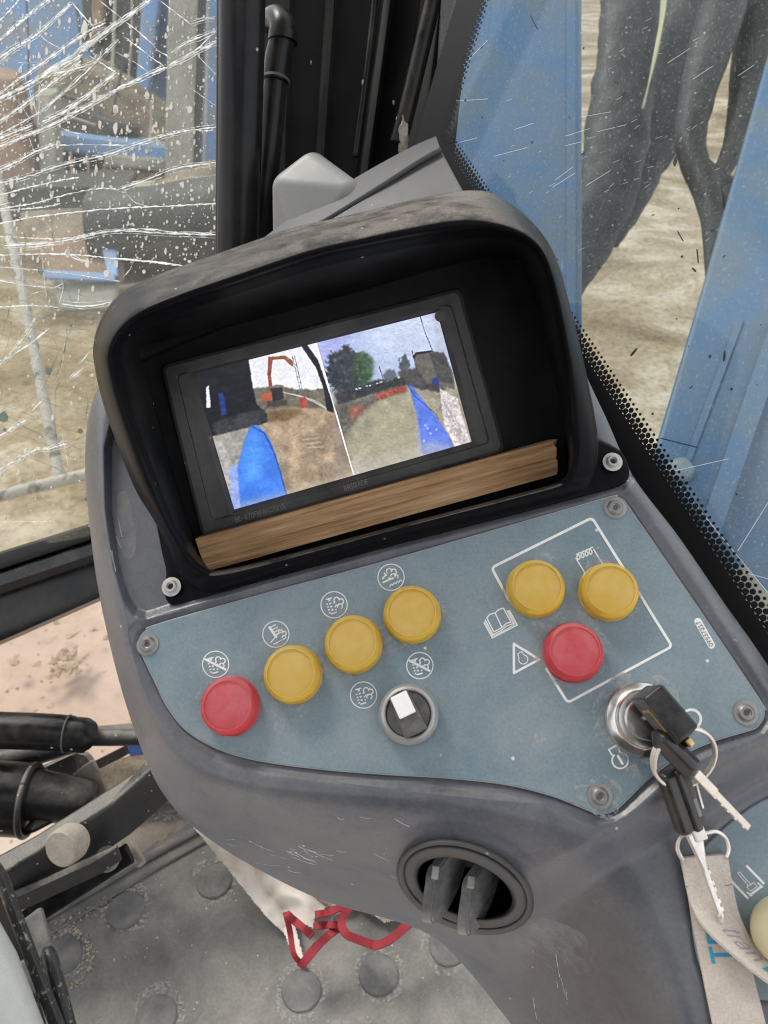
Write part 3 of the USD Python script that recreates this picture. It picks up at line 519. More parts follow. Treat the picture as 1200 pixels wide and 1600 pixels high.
# lower panel beside the deck, with its knob
H2 = -0.0185
p2 = PAN.shape(Polygon(smooth_poly(PLATE2, 300)), H2)
plate2 = obj('panel_plate', PAN.put(bevel_plate(p2, H2 - 0.002, H2 + 0.0012, 0.0005)), M['panel_blue'], console, smooth=30)
z3 = lambda p: [(1040 + x / 5, 1280 + y / 5) for x, y in p]
lift = [ln(*z3([(500, 470), (645, 620)]), w=3.8, cap=2), ln(*z3([(630, 362), (770, 505)]), w=3.8, cap=2), ln(*z3([(562, 420), (578, 412), (665, 510), (648, 522), (562, 420)]), w=1.1), ln(*z3([(635, 530), (690, 495), (715, 525), (662, 562), (635, 530)]), w=1.1),
        Polygon(z3([(648, 590), (740, 520), (752, 534), (662, 604)])), ln(*z3([(638, 572), (672, 598)]), w=2.4), ln(*z3([(722, 500), (756, 530)]), w=2.4)]
symbol(unary_union(lift), (0, 0), 0, parent=plate2, z=H2 + 0.0013)
R_ = 0.0158
kb = lathe([(R_ * 0.8, 0), (R_ * 0.85, 0.004), (R_ * 0.99, 0.008), (R_ * 1.0, 0.0105), (R_ * 0.95, 0.0145), (R_ * 0.8, 0.0175), (R_ * 0.5, 0.0195), (R_ * 0.02, 0.0202)], 48)
obj('push_knob', PAN.at(kb, (1214, 1447), H2 + 0.0012), M['beige_knob'], console, smooth=40)

# ignition lock
LK = (1003, 1124)
lk = obj('ignition_lock', PAN.at(lathe([(0.0185, 0), (0.0185, 0.0022), (0.0178, 0.0032), (0.0152, 0.0042), (0.0142, 0.0052), (0.0141, 0.0088), (0.0134, 0.0098), (0.0105, 0.0102)], 64), LK, 0.0016), M['chrome'], console, smooth=28)
obj('lock_barrel', PAN.at(lathe([(0.0104, 0.008), (0.0104, 0.0135), (0.0098, 0.0146), (0.0002, 0.0146)], 48), LK, 0.0016), M['chrome'], lk, smooth=28)

# air vent ---------------------------------------------------------------------------
vo = surf(622, 1330) * 0.5 + surf(835, 1440) * 0.5
VP = Plane(PAN.hit(727, 1386, (-Hs[np.argmin(((flat_uv - VENT) ** 2).sum(1))] * 0.0 + h[np.argmin(((flat_uv - np.array([727, 1300.0])) ** 2).sum(1))] * 0.5 + h[np.argmin(((flat_uv - np.array([727, 1470.0])) ** 2).sum(1))] * 0.5) / 1000), surfn(660, 1325) + surfn(820, 1420) + NP_ * 0.6, EX)
def ell(a, b, rot, n=96, c=(727, 1386)):
    t_ = np.linspace(0, 2 * np.pi, n, endpoint=False); x, y = a * np.cos(t_), b * np.sin(t_); k = math.radians(rot)
    return np.c_[c[0] + x * math.cos(k) - y * math.sin(k), c[1] + x * math.sin(k) + y * math.cos(k)]
def vring(a, b, hh, c=(727, 1386)): q = ell(a, b, 21, c=c); return PAN.hit(q[:, 0], q[:, 1], sh(q[:, 0], q[:, 1]) + 1.7 * hh)
vent = obj('air_vent', loft([vring(112, 68, -0.010), vring(112, 68, 0.001), vring(109, 65, 0.0042), vring(104, 61, 0.005), vring(101, 58.5, 0.0035), vring(100, 58, 0.0025), vring(99, 57, 0.0035), vring(95, 54, 0.005), vring(86, 47, 0.0048), vring(82, 43, 0.003), vring(80, 42, -0.002), vring(77, 40, -0.012)], True), M['grey_trim'], console, smooth=35)
obj('duct', loft([vring(81, 43, -0.004), vring(79, 43, -0.03), vring(70, 38, -0.055), vring(2, 2, -0.056)], True), M['black_deep'], vent, smooth=True)
def fin(top, bot, wtop, depth):
    """A flat blade of the louvre, its long edge standing out of the vent."""
    a, b = VP.hit(*top, 0.002), VP.hit(*bot, 0.012); L = np.linalg.norm(b - a); x = unit(b - a)
    y = unit(np.cross(VP.n, x))
    prof = [(0, 0), (0.3 * L, 0.0035), (0.7 * L, 0.004), (0.92 * L, 0.0015), (L, -0.005), (0.93 * L, -0.012), (0.7 * L, -0.02), (0, -0.026)]
    s_ = Polygon(spline(np.array(prof), 60, closed=True)).buffer(0.0008)
    m = cat_([extr(s_, -0.0023, 0.0023), extr(s_.buffer(-0.0011), -0.0031, 0.0031)])
    v = m.vertices; skew = unit(y + 0.0 * VP.n)
    return trimesh.Trimesh(a + v[:, :1] * x + v[:, 1:2] * unit(VP.n - 0.75 * y) + v[:, 2:3] * skew, m.faces, process=False)
obj('louvre_blade', fin((681, 1352), (672, 1444), 8, 30), M['blade'], vent, smooth=30)
obj('louvre_blade', fin((737, 1368), (727, 1463), 8, 30), M['blade'], vent, smooth=30)
for a_1, b_1 in (((681, 1352), (679, 1374)), ((737, 1368), (735, 1388))): obj('worn_highlight_edge', bar(VP.hit(*a_1, 0.0040), VP.hit(*b_1, 0.0095), 0.0042, 0.002, VP.n, 0.0008), M['silver_plastic'], vent, smooth=30, label='pale worn tip of the louvre blade with its painted highlight')  # pale bars give both the worn tips and the blades' edge highlight
obj('louvre_pivot', VP.put(trimesh.creation.cylinder(0.0035, 0.04, sections=16, transform=trimesh.transformations.rotation_matrix(np.pi / 2, [0, 1, 0])).apply_translation([0.001, 0.001, -0.016])), M['monitor_black'], vent)

# scuffs and settled dust on the moulding
def on_body(pts, off=0.0003): q = np.array(pts, float); return PAN.hit(q[:, 0], q[:, 1], sh(q[:, 0], q[:, 1]) + off)
sr = np.random.default_rng(77); sc_ = []
for k in range(34):
    u, v = (sr.normal(455, 45), sr.normal(1335, 14)) if k < 16 else (sr.uniform(330, 620), sr.uniform(1270, 1385)) if k < 24 else (sr.uniform(820, 900), sr.uniform(1470, 1560)) if k < 30 else (sr.uniform(172, 195), sr.uniform(740, 880))
    a_0 = math.radians(sr.normal(12, 10)) if k < 24 else math.radians(sr.normal(80, 14)); L_ = sr.uniform(8, 42)
    sc_.append(tube(on_body([(u + t_ * L_ * math.cos(a_0), v + t_ * L_ * math.sin(a_0) + 1.2 * math.sin(3 * t_)) for t_ in np.linspace(0, 1, 9)], 0.0001), 0.00015 * sr.uniform(0.6, 1.4), 6))
obj('scuff_marks', cat_(sc_), M['scratch'], console, smooth=True, kind='stuff')
def body_patch(c, rx, ry, rot, mat, name):
    t_ = np.linspace(0, 2 * np.pi, 48, endpoint=False); k = math.radians(rot); R = []
    for f_ in np.linspace(0.03, 1, 14):
        x, y = rx * f_ * np.cos(t_) * (1 + .15 * np.sin(3 * t_)), ry * f_ * np.sin(t_) * (1 + .12 * np.cos(2 * t_)); R.append(on_body(np.c_[c[0] + x * math.cos(k) - y * math.sin(k), c[1] + x * math.sin(k) + y * math.cos(k)], 0.0004))
    return obj(name, loft(R, True), M[mat], console, smooth=True)
M['film'] = usdkit.material(stage, '/World/Looks/film', {
    'g': ('geometry', {}), 'n': ('noise_texture', {'scale': 38.0, 'detail': 7.0, 'roughness': 0.65}), 'r': ('map_range', {'from_min': 0.42, 'from_max': 0.68, 'to_min': 0.0, 'to_max': 0.42, 'clamp': True}),
    't': ('transparent_bsdf', {}), 'd': ('diffuse_bsdf', {'color': (0.27, 0.255, 0.245)}), 'm': ('mix_closure', {})},
    [('g.position', 'n.vector'), ('n.fac', 'r.value'), ('r.result', 'm.fac'), ('t.BSDF', 'm.closure1'), ('d.BSDF', 'm.closure2')], surface='m.closure')
body_patch((868, 1478), 62, 42, 20, 'film', 'dust_film'); body_patch((262, 955), 52, 6, -12, 'film', 'dust_film'); body_patch((690, 1235), 150, 8, 6, 'film', 'dust_film'); body_patch((196, 820), 14, 60, -6, 'film', 'dust_film')

# ================================================================== HOOD
NTH = 420; thh = np.linspace(-np.pi, np.pi, NTH, endpoint=False)
CAV = [(335, 890), (322, 878), (290, 800), (250, 660), (228, 572), (229, 552), (245, 541), (400, 500), (560, 456), (700, 416), (790, 400), (815, 412), (838, 480), (870, 610), (885, 720), (880, 748), (800, 772), (600, 824), (420, 872)]
FLG = [(268, 944), (258, 930), (258, 912), (262, 895), (255, 870), (240, 800), (215, 700), (205, 600), (220, 560), (400, 480), (600, 420), (800, 380), (880, 450), (930, 620), (950, 668), (975, 716), (981, 734), (978, 750), (962, 760), (800, 806), (600, 860), (400, 914), (290, 945), (278, 947)]
def hring(pts): return polar(smooth_poly(pts, 1200), HC, thh)
rO, rI, rC, rF = map(hring, (OUT, INN, CAV, FLG))
rF = np.where((np.sin(thh) > 0.3) | ((np.cos(thh) > 0.9) & (np.sin(thh) > 0.12)), rF, np.minimum(rF, rO - 12))
rF = gaussian_filter(rF, 1.2, mode='wrap')
dirs = np.stack([np.cos(thh), np.sin(thh)], -1)
def upness(uv_):                                                   # 0 along the lower edge, 1 at the visor's front edge
    a, b = np.array([290, 905.0]), np.array([960, 735.0]); n_ = np.array([(b - a)[1], -(b - a)[0]]); n_ /= np.linalg.norm(n_)
    return np.clip((uv_ - a) @ n_ / 415, 0, 1.15)
def hr(r, base, k, plane=PAN):
    q = HC + r[:, None] * dirs; s_ = upness(q)
    return plane.hit(q[:, 0], q[:, 1], base + k * s_ ** 0.85)
FH = -0.005                                                        # the recess the flange sits in
wO = sstep(upness(HC + rO[:, None] * dirs), 0.03, 0.16)
rOO = (1 - wO) * np.minimum(rO, rF - 16) + wO * rO
rings = [hr(rF, FH, 0), hr(rF - 1, FH + 0.0025, 0), hr(np.minimum(rF - 8, rO - 3), FH + 0.0035, 0.008), hr((1 - wO) * np.minimum(rO - 2, rF - 14) + wO * (rO - 4), FH + 0.006, 0.020), hr(rOO, FH + 0.0075, 0.032)]
for f_, b_, k_ in ((0.12, 0.0085, 0.043), (0.3, 0.0095, 0.057), (0.5, 0.010, 0.066), (0.68, 0.0102, 0.070), (0.82, 0.0098, 0.070), (0.92, 0.0085, 0.068), (1.0, 0.0065, 0.063)):
    rings.append(hr(rOO * (1 - f_) + rI * f_, FH + b_, k_))
qc = HC + rC[:, None] * dirs; cav = SCR.hit(qc[:, 0], qc[:, 1], -0.004)
inn = rings[-1]
rings += [inn * 0.75 + cav * 0.25, inn * 0.4 + cav * 0.6, inn * 0.1 + cav * 0.9, cav]
qd = HC + (rC * 0.55)[:, None] * dirs; rings += [SCR.hit(qd[:, 0], qd[:, 1], -0.0045)]
qd = HC + (rC * 0.02)[:, None] * dirs; rings += [SCR.hit(qd[:, 0], qd[:, 1], -0.0045)]
Rg = np.array(rings)
Rg = np.concatenate([spline(Rg[:13], 72), Rg[13:]])
hood = obj('hood', loft(Rg[:70], True), M['hood_black'], console, smooth=40)
obj('hood_lining', loft(Rg[69:], True), M['lining'], hood, smooth=40)
for c in ((268, 917), (957, 722)):
    obj('screw', PAN.at(screw_mesh(0.0037, 0.003), c, FH + 0.0060), M['hood_screw'], hood, smooth=30)
    obj('socket', PAN.at(socket(0.0016, 0.001), c, FH + 0.0078), M['black_deep'], console, smooth=False)

# ================================================================== MONITOR
FRM = np.array([(252, 572), (718, 451), (789, 705), (316, 838)], float)
DSP = np.array([(303, 584), (683, 488), (737, 690), (366, 796)], float)
def quad(q, hh, r=8, n=7):
    """A quad with rounded corners as a ring of points on the monitor plane."""
    out = []
    for k in range(4):
        b = q[k]; a, c = q[k - 1], q[(k + 1) % 4]; p, e = b + unit(a - b) * r, b + unit(c - b) * r
        out += [(1 - t_) ** 2 * p + 2 * t_ * (1 - t_) * b + t_ * t_ * e for t_ in np.linspace(0, 1, n)]
    out = np.array(out); return SCR.hit(out[:, 0], out[:, 1], hh)
def scale_q(q, f): c = q.mean(0); return c + (q - c) * f
def grow(q, px): return np.array([b + unit(b - a) * px * 0.7 + unit(b - c) * px * 0.7 for a, b, c in zip(np.roll(q, 1, 0), q, np.roll(q, -1, 0))])
monitor = thing('monitor', 'black camera monitor with split screen view inside the console hood', 'monitor', SCR.hit(550, 770))
obj('case', loft([quad(grow(FRM, 4), -0.003, 14), quad(grow(FRM, 2), 0.003, 14), quad(FRM, 0.0075, 12), quad(grow(FRM, -6), 0.009, 10), quad(grow(FRM, -26), 0.0095, 9), quad(grow(FRM, -28), 0.0089, 9), quad(grow(FRM, -30), 0.0095, 9), quad(grow(DSP, 12), 0.0095, 6), quad(grow(DSP, 3), 0.0065, 3), quad(grow(DSP, 1), 0.006, 2), quad(grow(DSP, -20), 0.0055, 2)], True), M['monitor_black'], monitor, smooth=25)

# what the screen shows: two camera pictures side by side, worked out colour by colour on a fine grid
NU, NV = 560, 315
a_, b_ = np.meshgrid(np.linspace(0, 1, NU), np.linspace(0, 1, NV))
Z4 = (DSP - np.array([290, 460])) * 2.353
ZZ = (1 - a_)[..., None] * ((1 - b_)[..., None] * Z4[0] + b_[..., None] * Z4[3]) + a_[..., None] * ((1 - b_)[..., None] * Z4[1] + b_[..., None] * Z4[2])
zx, zy = ZZ[..., 0], ZZ[..., 1]
def nz(s, seed=0, sx=1.0, sy=1.0): return meshkit.noise(np.stack([zx * s * sx, zy * s * sy, np.full_like(zx, seed * 7.3)], -1), seed)
def fb(s, seed=0, sx=1.0, sy=1.0): return sum(nz(s * 2 ** k, seed + k, sx, sy) * 0.5 ** k for k in range(4)) / 1.875
img = np.zeros((NV, NU, 3))
def paint(poly, c, soft=0.8, jit=0.0, alpha=1.0, tex=0.0, ts=0.08, seed=1):
    global img
    jx = (nz(0.12, seed + 50) - 0.5) * jit + (nz(0.3, seed + 60) - 0.5) * jit * 0.6; jy = (nz(0.12, seed + 70) - 0.5) * jit + (nz(0.3, seed + 80) - 0.5) * jit * 0.6
    g = poly if not isinstance(poly, (list, tuple)) else Polygon(poly)
    mk = gaussian_filter(shapely.contains_xy(g, zx + jx, zy + jy).astype(float), soft * 1.33) * alpha
    cc_ = np.array(c, float) / 255 * np.ones_like(img)
    if tex: cc_ = cc_ * (1 + tex * (fb(ts, seed) * 2 - 1)[..., None])
    img = img * (1 - mk[..., None]) + cc_ * mk[..., None]
DIV = lambda y: 478 + (y - 182) * (618 - 478) / (660 - 182)
paint([(-50, -50), (700, -50), (700, 900), (-50, 900)], (222, 222, 230), tex=0.04)                                  # left sky
paint([(200, 352), (300, 340), (345, 330), (380, 345), (430, 350), (530, 345), (560, 420), (560, 460), (200, 460)], (104, 98, 86), 1.2, 8, tex=0.35)
paint([(300, 425), (380, 415), (700, 428), (700, 900), (100, 900), (80, 520), (240, 480)], (160, 140, 116), 1.5, 10, tex=0.42, ts=0.03)
paint([(300, 425), (420, 418), (440, 440), (360, 470), (300, 470)], (112, 88, 62), 3, 10, tex=0.3)
for k in range(9): paint(ln((350 + k * 9, 358 + k * 2), (420 + k * 9, 372 + k * 3), (505 + k * 3, 412 + k * 2), w=2.2), (176, 176, 166), 0.6, 2, 0.75)
for k in range(3): paint(ln((430 + k * 12, 535 + k * 14), (490 + k * 8, 528 + k * 16), w=5), (196, 186, 172), 1, 4, 0.7)
paint([(20, 280), (232, 238), (245, 330), (262, 405), (300, 440), (298, 470), (240, 487), (95, 522), (85, 490)], (18, 19, 28), 1, 3, tex=0.6)
paint([(120, 365), (138, 360), (152, 440), (132, 448)], (28, 52, 120), 1, 3)
paint([(76, 340), (86, 336), (92, 415), (76, 418)], (214, 214, 226), 0.7, 3)
paint([(100, 470), (235, 430), (290, 425), (305, 465), (240, 488), (110, 520)], (52, 54, 56), 2, 8, tex=0.5)
paint([(98, 525), (238, 486), (212, 540), (188, 640), (150, 640), (120, 560)], (150, 147, 139), 1.5, 4, tex=0.25)
paint([(98, 540), (130, 530), (160, 600), (195, 700), (205, 800), (160, 800), (120, 640)], (172, 168, 166), 1.5, 6, tex=0.25)
paint([(160, 640), (195, 620), (206, 800), (175, 800)], (140, 160, 225), 2, 6, tex=0.2)
paint([(238, 483), (262, 480), (292, 505), (322, 560), (346, 640), (372, 740), (330, 790), (203, 800), (190, 640), (214, 545)], (62, 120, 222), 1.2, 3, tex=0.22, ts=0.02)
paint([(235, 520), (270, 520), (285, 640), (230, 700), (205, 640)], (86, 165, 250), 7, 10, 0.6)
paint(ln((240, 484), (290, 510), (325, 580), (350, 660), (372, 740), w=5), (30, 60, 150), 0.8, 2, 0.8)
paint(ln((330, 560), (360, 640), (385, 730), w=16), (128, 122, 122), 3, 6, 0.5)
paint([(304, 232), (322, 230), (314, 292), (320, 345), (308, 360), (301, 290)], (138, 80, 64), 0.7, 2, tex=0.3)
paint([(303, 230), (366, 225), (394, 244), (397, 266), (386, 262), (362, 238), (306, 241)], (142, 84, 62), 0.7, 2, tex=0.3)
paint([(312, 345), (354, 342), (362, 384), (322, 396)], (40, 36, 42), 0.8, 3); paint([(277, 366), (316, 360), (318, 390), (282, 394)], (168, 82, 56), 0.8, 3); paint([(300, 392), (370, 388), (375, 408), (300, 416)], (70, 62, 56), 1, 4)
for dx in (-4, 4): paint(ln((396 + dx, 226), (432 + dx, 378), w=2.2), (92, 92, 100), 0.5, 1)
for k in range(7): paint(ln((394 + k * 5.5, 235 + k * 22), (404 + k * 5.5, 240 + k * 22), w=1.6), (92, 92, 100), 0.5, 1)
paint([(418, 382), (440, 376), (448, 416), (424, 420)], (170, 66, 62), 0.8, 4, tex=0.3)
RIGHT = [(478, 160), (1100, 20), (1100, 700), (630, 700), (618, 660)]
sv = img.copy()
img = np.zeros_like(img); img[:] = np.array((166, 180, 212)) / 255
img *= (1 + 0.10 * (fb(0.012, 21, 0.6, 1.6) * 2 - 1))[..., None]
paint([(470, 160), (620, 120), (580, 300), (520, 330)], (150, 148, 214), 22, 0, 0.75); paint([(640, 130), (930, 50), (960, 200), (700, 260)], (206, 214, 232), 25, 0, 0.6)
paint([(540, 345), (620, 372), (1060, 300), (1100, 420), (1100, 700), (560, 700)], (152, 147, 126), 1.5, 4, tex=0.3, ts=0.03)
paint([(700, 420), (820, 370), (860, 500), (850, 620), (680, 640)], (164, 156, 132), 18, 10, 0.55)
paint([(545, 410), (620, 392), (812, 332), (815, 358), (700, 392), (640, 446), (590, 520), (560, 520)], (96, 90, 84), 3, 8, tex=0.4)
paint([(700, 365), (806, 328), (813, 356), (702, 392)], (146, 76, 60), 0.8, 3, tex=0.4, ts=0.15); paint([(600, 420), (650, 404), (656, 440), (610, 460)], (150, 86, 70), 2, 5, 0.8, tex=0.3)
paint([(548, 365), (690, 318), (800, 300), (812, 330), (700, 364), (560, 408)], (52, 54, 58), 1.5, 8, tex=0.6, ts=0.1)
paint(Polygon([(590 + (74 + 6 * math.sin(5 * q)) * math.cos(q), 282 + (84 + 8 * math.sin(7 * q)) * math.sin(q)) for q in np.linspace(0, 6.28, 60)]), (48, 52, 58), 1.2, 26, 0.95, tex=0.6, ts=0.09)
paint(Polygon([(655 + 38 * math.cos(q), 272 + 62 * math.sin(q)) for q in np.linspace(0, 6.28, 40)]), (52, 78, 52), 2, 26, 0.9, tex=0.7, ts=0.1)
for k in range(60):
    q = rng.uniform(0, 6.28); R0, R1 = rng.uniform(0.2, 0.6), rng.uniform(0.95, 1.22); paint(ln((592 + 70 * R0 * math.cos(q), 290 + 70 * R0 * math.sin(q)), (592 + 76 * R1 * math.cos(q + .1), 284 + 84 * R1 * math.sin(q + .1)), w=2.2), (40, 44, 50) if math.cos(q) < 0.3 else (50, 72, 50), 0.5, 4, 0.65)
for k in range(24): paint(Point(592 + rng.normal(0, 42), 282 + rng.normal(0, 45)).buffer(rng.uniform(3, 8)), (150, 158, 180) if k % 2 else (30, 34, 38), 1.2, 8, 0.4)
for k in range(14): x = 610 + k * 13; paint([(x, 350 - k * 3.6), (x + 9, 347 - k * 3.6), (x + 9, 353 - k * 3.6), (x, 356 - k * 3.6)], (206, 210, 214) if k % 3 else (70, 74, 82), 0.6, 5, 0.85)
paint(Polygon([(804 + 17 * math.cos(q), 258 + 40 * math.sin(q)) for q in np.linspace(0, 6.28, 30)]), (66, 68, 78), 1, 14, 0.9, tex=0.4); paint(Polygon([(752 + 26 * math.cos(q), 298 + 24 * math.sin(q)) for q in np.linspace(0, 6.28, 30)]), (84, 88, 98), 1.2, 14, 0.85)
paint(ln((712, 265), (728, 320), w=2.4), (54, 54, 62), 0.5); paint(ln((832, 205), (845, 260), w=2), (60, 60, 66), 0.5)
paint([(836, 228), (850, 216), (902, 208), (950, 215), (984, 290), (990, 350), (880, 322), (852, 296)], (98, 95, 90), 0.8, 2, tex=0.25); paint([(834, 228), (846, 213), (905, 205), (908, 213), (850, 222), (840, 240)], (42, 42, 46), 0.6, 1)
paint([(896, 216), (950, 212), (988, 330), (930, 320)], (66, 66, 66), 1.2, 5, 0.9, tex=0.4); paint([(905, 310), (928, 306), (935, 350), (908, 352)], (36, 58, 128), 1, 3)
paint([(780, 285), (850, 268), (880, 320), (960, 345), (930, 362), (860, 350), (800, 330)], (60, 58, 58), 1.5, 10, 0.9, tex=0.5)
paint(ln((862, 78), (880, 140), (912, 216), w=2.6), (60, 60, 70), 0.5, 1); paint([(900, 60), (930, 60), (960, 210), (930, 215)], (176, 178, 196), 2, 4, 0.8)
paint([(816, 330), (832, 336), (905, 430), (950, 490), (990, 560), (870, 592), (856, 480), (838, 400)], (84, 114, 214), 1.0, 3, tex=0.22, ts=0.05)
paint(ln((818, 332), (840, 372), (920, 440), (930, 460), w=2.2), (40, 44, 60), 0.6, 2, 0.8); paint([(838, 400), (855, 440), (872, 592), (850, 592), (846, 480)], (150, 150, 190), 2, 6, 0.6)
paint([(862, 352), (935, 365), (950, 430), (915, 430), (890, 372)], (150, 140, 128), 2, 5, 0.9, tex=0.3)
paint([(932, 340), (955, 358), (1000, 382), (1012, 430), (1050, 550), (990, 562), (948, 470), (940, 400)], (206, 198, 196), 1.0, 6, tex=0.35, ts=0.12)
for k in range(7): paint(ln((945 + k * 9, 380 + k * 14), (985 + k * 7, 520 + k * 4), w=1.6), (120, 112, 116), 0.6, 5, 0.7)
for _ in range(6): paint(Point(rng.uniform(870, 960), rng.uniform(470, 560)).buffer(5), (150, 176, 240), 0.8, 2, 0.8)
paint([(560, 620), (640, 610), (900, 540), (1000, 555), (1060, 545), (1060, 640), (560, 700)], (186, 180, 172), 6, 20, 0.55)
mk = shapely.contains_xy(Polygon(RIGHT), zx, zy).astype(float); img = sv * (1 - mk[..., None]) + img * mk[..., None]
paint([(424, 188), (447, 186), (486, 240), (514, 320), (540, 400), (545, 435), (520, 428), (508, 350), (480, 270), (442, 215)], (26, 26, 32), 0.8, 1)
paint([(545, 430), (560, 430), (615, 660), (555, 670)], (112, 106, 102), 3, 4, 0.5)
paint([(190, 770), (620, 655), (630, 690), (190, 830)], (190, 184, 176), 5, 14, 0.5)
paint(LineString([(478, 180), (618, 662)]).buffer(2.2), (238, 240, 246), 0.5)
img *= (1 + 0.0 * (rng.random(img.shape[:2]) - 0.5))[..., None]
det = fb(0.12, 91, 1, 1.4) * 2 - 1                # camera texture and sharpening halos
img = img * (1 + 0.11 * det[..., None]); img = np.clip(img + 0.6 * (img - gaussian_filter(img, (2.2, 2.2, 0))), 0.02, 1)
img = img * (0.9 + 0.1 * fb(0.01, 98)[..., None]) + 0.03 * (fb(0.02, 99, 1, 2)[..., None] > 0.55)
lin = np.where(img <= 0.04045, img / 12.92, ((np.clip(img, 0, 1) + 0.055) / 1.055) ** 2.4)
M['screen'] = usdkit.material(stage, '/World/Looks/screen', {'a': ('attribute', {'attribute': 'picture'}), 'p': ('principled_bsdf', {'base_color': (0.02, 0.02, 0.022), 'roughness': 0.3, 'specular_ior_level': 0.3, 'emission_strength': 0.62})}, [('a.color', 'p.emission_color')], surface='p.BSDF')
duv = (1 - a_)[..., None] * ((1 - b_)[..., None] * DSP[0] + b_[..., None] * DSP[3]) + a_[..., None] * ((1 - b_)[..., None] * DSP[1] + b_[..., None] * DSP[2])
obj('screen', loft(SCR.hit(duv[..., 0], duv[..., 1], 0.0062), closed=False), M['screen'], monitor, smooth=False, col=lin.reshape(-1, 3))
def stext(txt, p0, p1, hgt, hh, mat, parent, name, pl=SCR):
    q0, q1 = pl.two([p0, p1], hh); t_ = meshkit.text_mesh(txt, hgt, 0.00008); wd = t_.bounds[1, 0] - t_.bounds[0, 0]
    t_.apply_scale([np.linalg.norm(q1 - q0) / wd, 1, 1]); t_.apply_transform(trimesh.transformations.rotation_matrix(math.atan2(*(q1 - q0)[::-1]), [0, 0, 1])); t_.apply_translation([*q0, hh])
    return obj(name, pl.put(t_), M[mat], parent, smooth=False)
stext('BE-870FM BACKEYE', (368, 816), (446, 794), 0.0030, 0.0096, 'faded_print', monitor, 'model_lettering')
stext('BRIGADE', (538, 767), (575, 756), 0.0030, 0.0096, 'faded_print', monitor, 'maker_lettering')
slots = [SCR.put(extr(SCR.shape(Polygon([(692 + k * 3.3, 729.5 - k * 0.92), (694 + k * 3.3, 729 - k * 0.92), (695 + k * 3.3, 733 - k * 0.92), (693 + k * 3.3, 733.5 - k * 0.92)]), 0.0096), 0.0094, 0.0097)) for k in range(17)]
obj('speaker_slots', cat_(slots), M['black_deep'], monitor, smooth=False, kind='stuff')
obj('light_sensor', SCR.at(lathe([(0.0034, 0), (0.0034, 0.0004), (0.0001, 0.0005)], 24), (688, 494), 0.0096), M['knob_black'], monitor)

# ================================================================== WOOD BATTEN
WH = 0.020
WB = np.array([(305, 842), (868, 687), (872, 741), (322, 893)], float)
nl, nw = 150, 14
s1, s2 = np.meshgrid(np.linspace(0, 1, nl), np.linspace(0, 1, nw), indexing='ij')
front = (1 - s1)[..., None] * ((1 - s2)[..., None] * WB[0] + s2[..., None] * WB[3]) + s1[..., None] * ((1 - s2)[..., None] * WB[1] + s2[..., None] * WB[2])
F = SCR.hit(front[..., 0], front[..., 1], WH)
wx = unit(F[-1, 0] - F[0, 0])
F = F + SCR.n * ((meshkit.noise(np.stack([s1 * 9, s2 * 14, s1 * 0], -1), 5) - 0.5) * 0.0009)[..., None]
ej = (meshkit.noise(np.stack([s2[-1] * 17, s2[-1] * 0, s2[-1] * 0 + 3], -1), 6) - 0.5) * 0.0022
F[-1] += wx * ej[:, None]; F[-2] += wx * ej[:, None] * 0.6
Bk = F - SCR.n * 0.019
grid = np.concatenate([F, Bk[:, ::-1]], 1)                          # rings across the batten
obj_w = loft(grid, True, True)
WPL = Plane(F[0, 0], SCR.n, wx)
mr = np.array([WPL.ex, WPL.ey, WPL.n])
# turn the grain along the batten: rotate the noise space with Euler angles of the batten's axes
Rm = mr; ry = -math.asin(np.clip(Rm[2, 0], -1, 1)); rx_ = math.atan2(Rm[2, 1], Rm[2, 2]); rz_ = math.atan2(Rm[1, 0], Rm[0, 0])
M['wood'] = usdkit.material(stage, '/World/Looks/wood_grain', {
    'g': ('geometry', {}), 'm0': ('mapping', {'rotation': (rx_, ry, rz_)}), 'm1': ('mapping', {'scale': (15.0, 400.0, 60.0)}), 'm2': ('mapping', {'scale': (18.0, 60.0, 30.0)}), 'm3': ('mapping', {'scale': (60.0, 900.0, 300.0)}),
    'n1': ('noise_texture', {'scale': 1.0, 'detail': 5.0, 'roughness': 0.6, 'distortion': 0.1}), 'n2': ('noise_texture', {'scale': 1.0, 'detail': 5.0, 'roughness': 0.6}), 'n3': ('noise_texture', {'scale': 1.0, 'detail': 3.0, 'roughness': 0.6}),
    'r1': ('rgb_ramp', {'ramp': [(0.3, (0.24, 0.125, 0.055)), (0.45, (0.42, 0.245, 0.12)), (0.56, (0.52, 0.325, 0.17)), (0.72, (0.66, 0.455, 0.27))]}),
    'r2': ('rgb_ramp', {'ramp': [(0.3, (0.82, 0.8, 0.77)), (0.65, (1.08, 1.06, 1.04))]}), 'ml': ('mix', {'mix_type': 'multiply', 'fac': 1.0}),
    'ad': ('math', {'math_type': 'add'}), 'bp': ('bump', {'strength': 0.7, 'distance': 0.0009}), 'p': ('principled_bsdf', {'roughness': 0.8, 'specular_ior_level': 0.25})},
    [('g.position', 'm0.vector'), ('m0.vector', 'm1.vector'), ('m0.vector', 'm2.vector'), ('m0.vector', 'm3.vector'), ('m1.vector', 'n1.vector'), ('m2.vector', 'n2.vector'), ('m3.vector', 'n3.vector'), ('n1.fac', 'r1.fac'), ('n2.fac', 'r2.fac'),
     ('r1.color', 'ml.color1'), ('r2.color', 'ml.color2'), ('ml.color', 'p.base_color'), ('n1.fac', 'ad.value1'), ('n3.fac', 'ad.value2'), ('ad.value', 'bp.height'), ('bp.normal', 'p.normal')], surface='p.BSDF')
obj('wooden_batten', obj_w, M['wood'], label='rough sawn brown wooden batten wedged below the monitor screen', cat='batten', smooth=40)

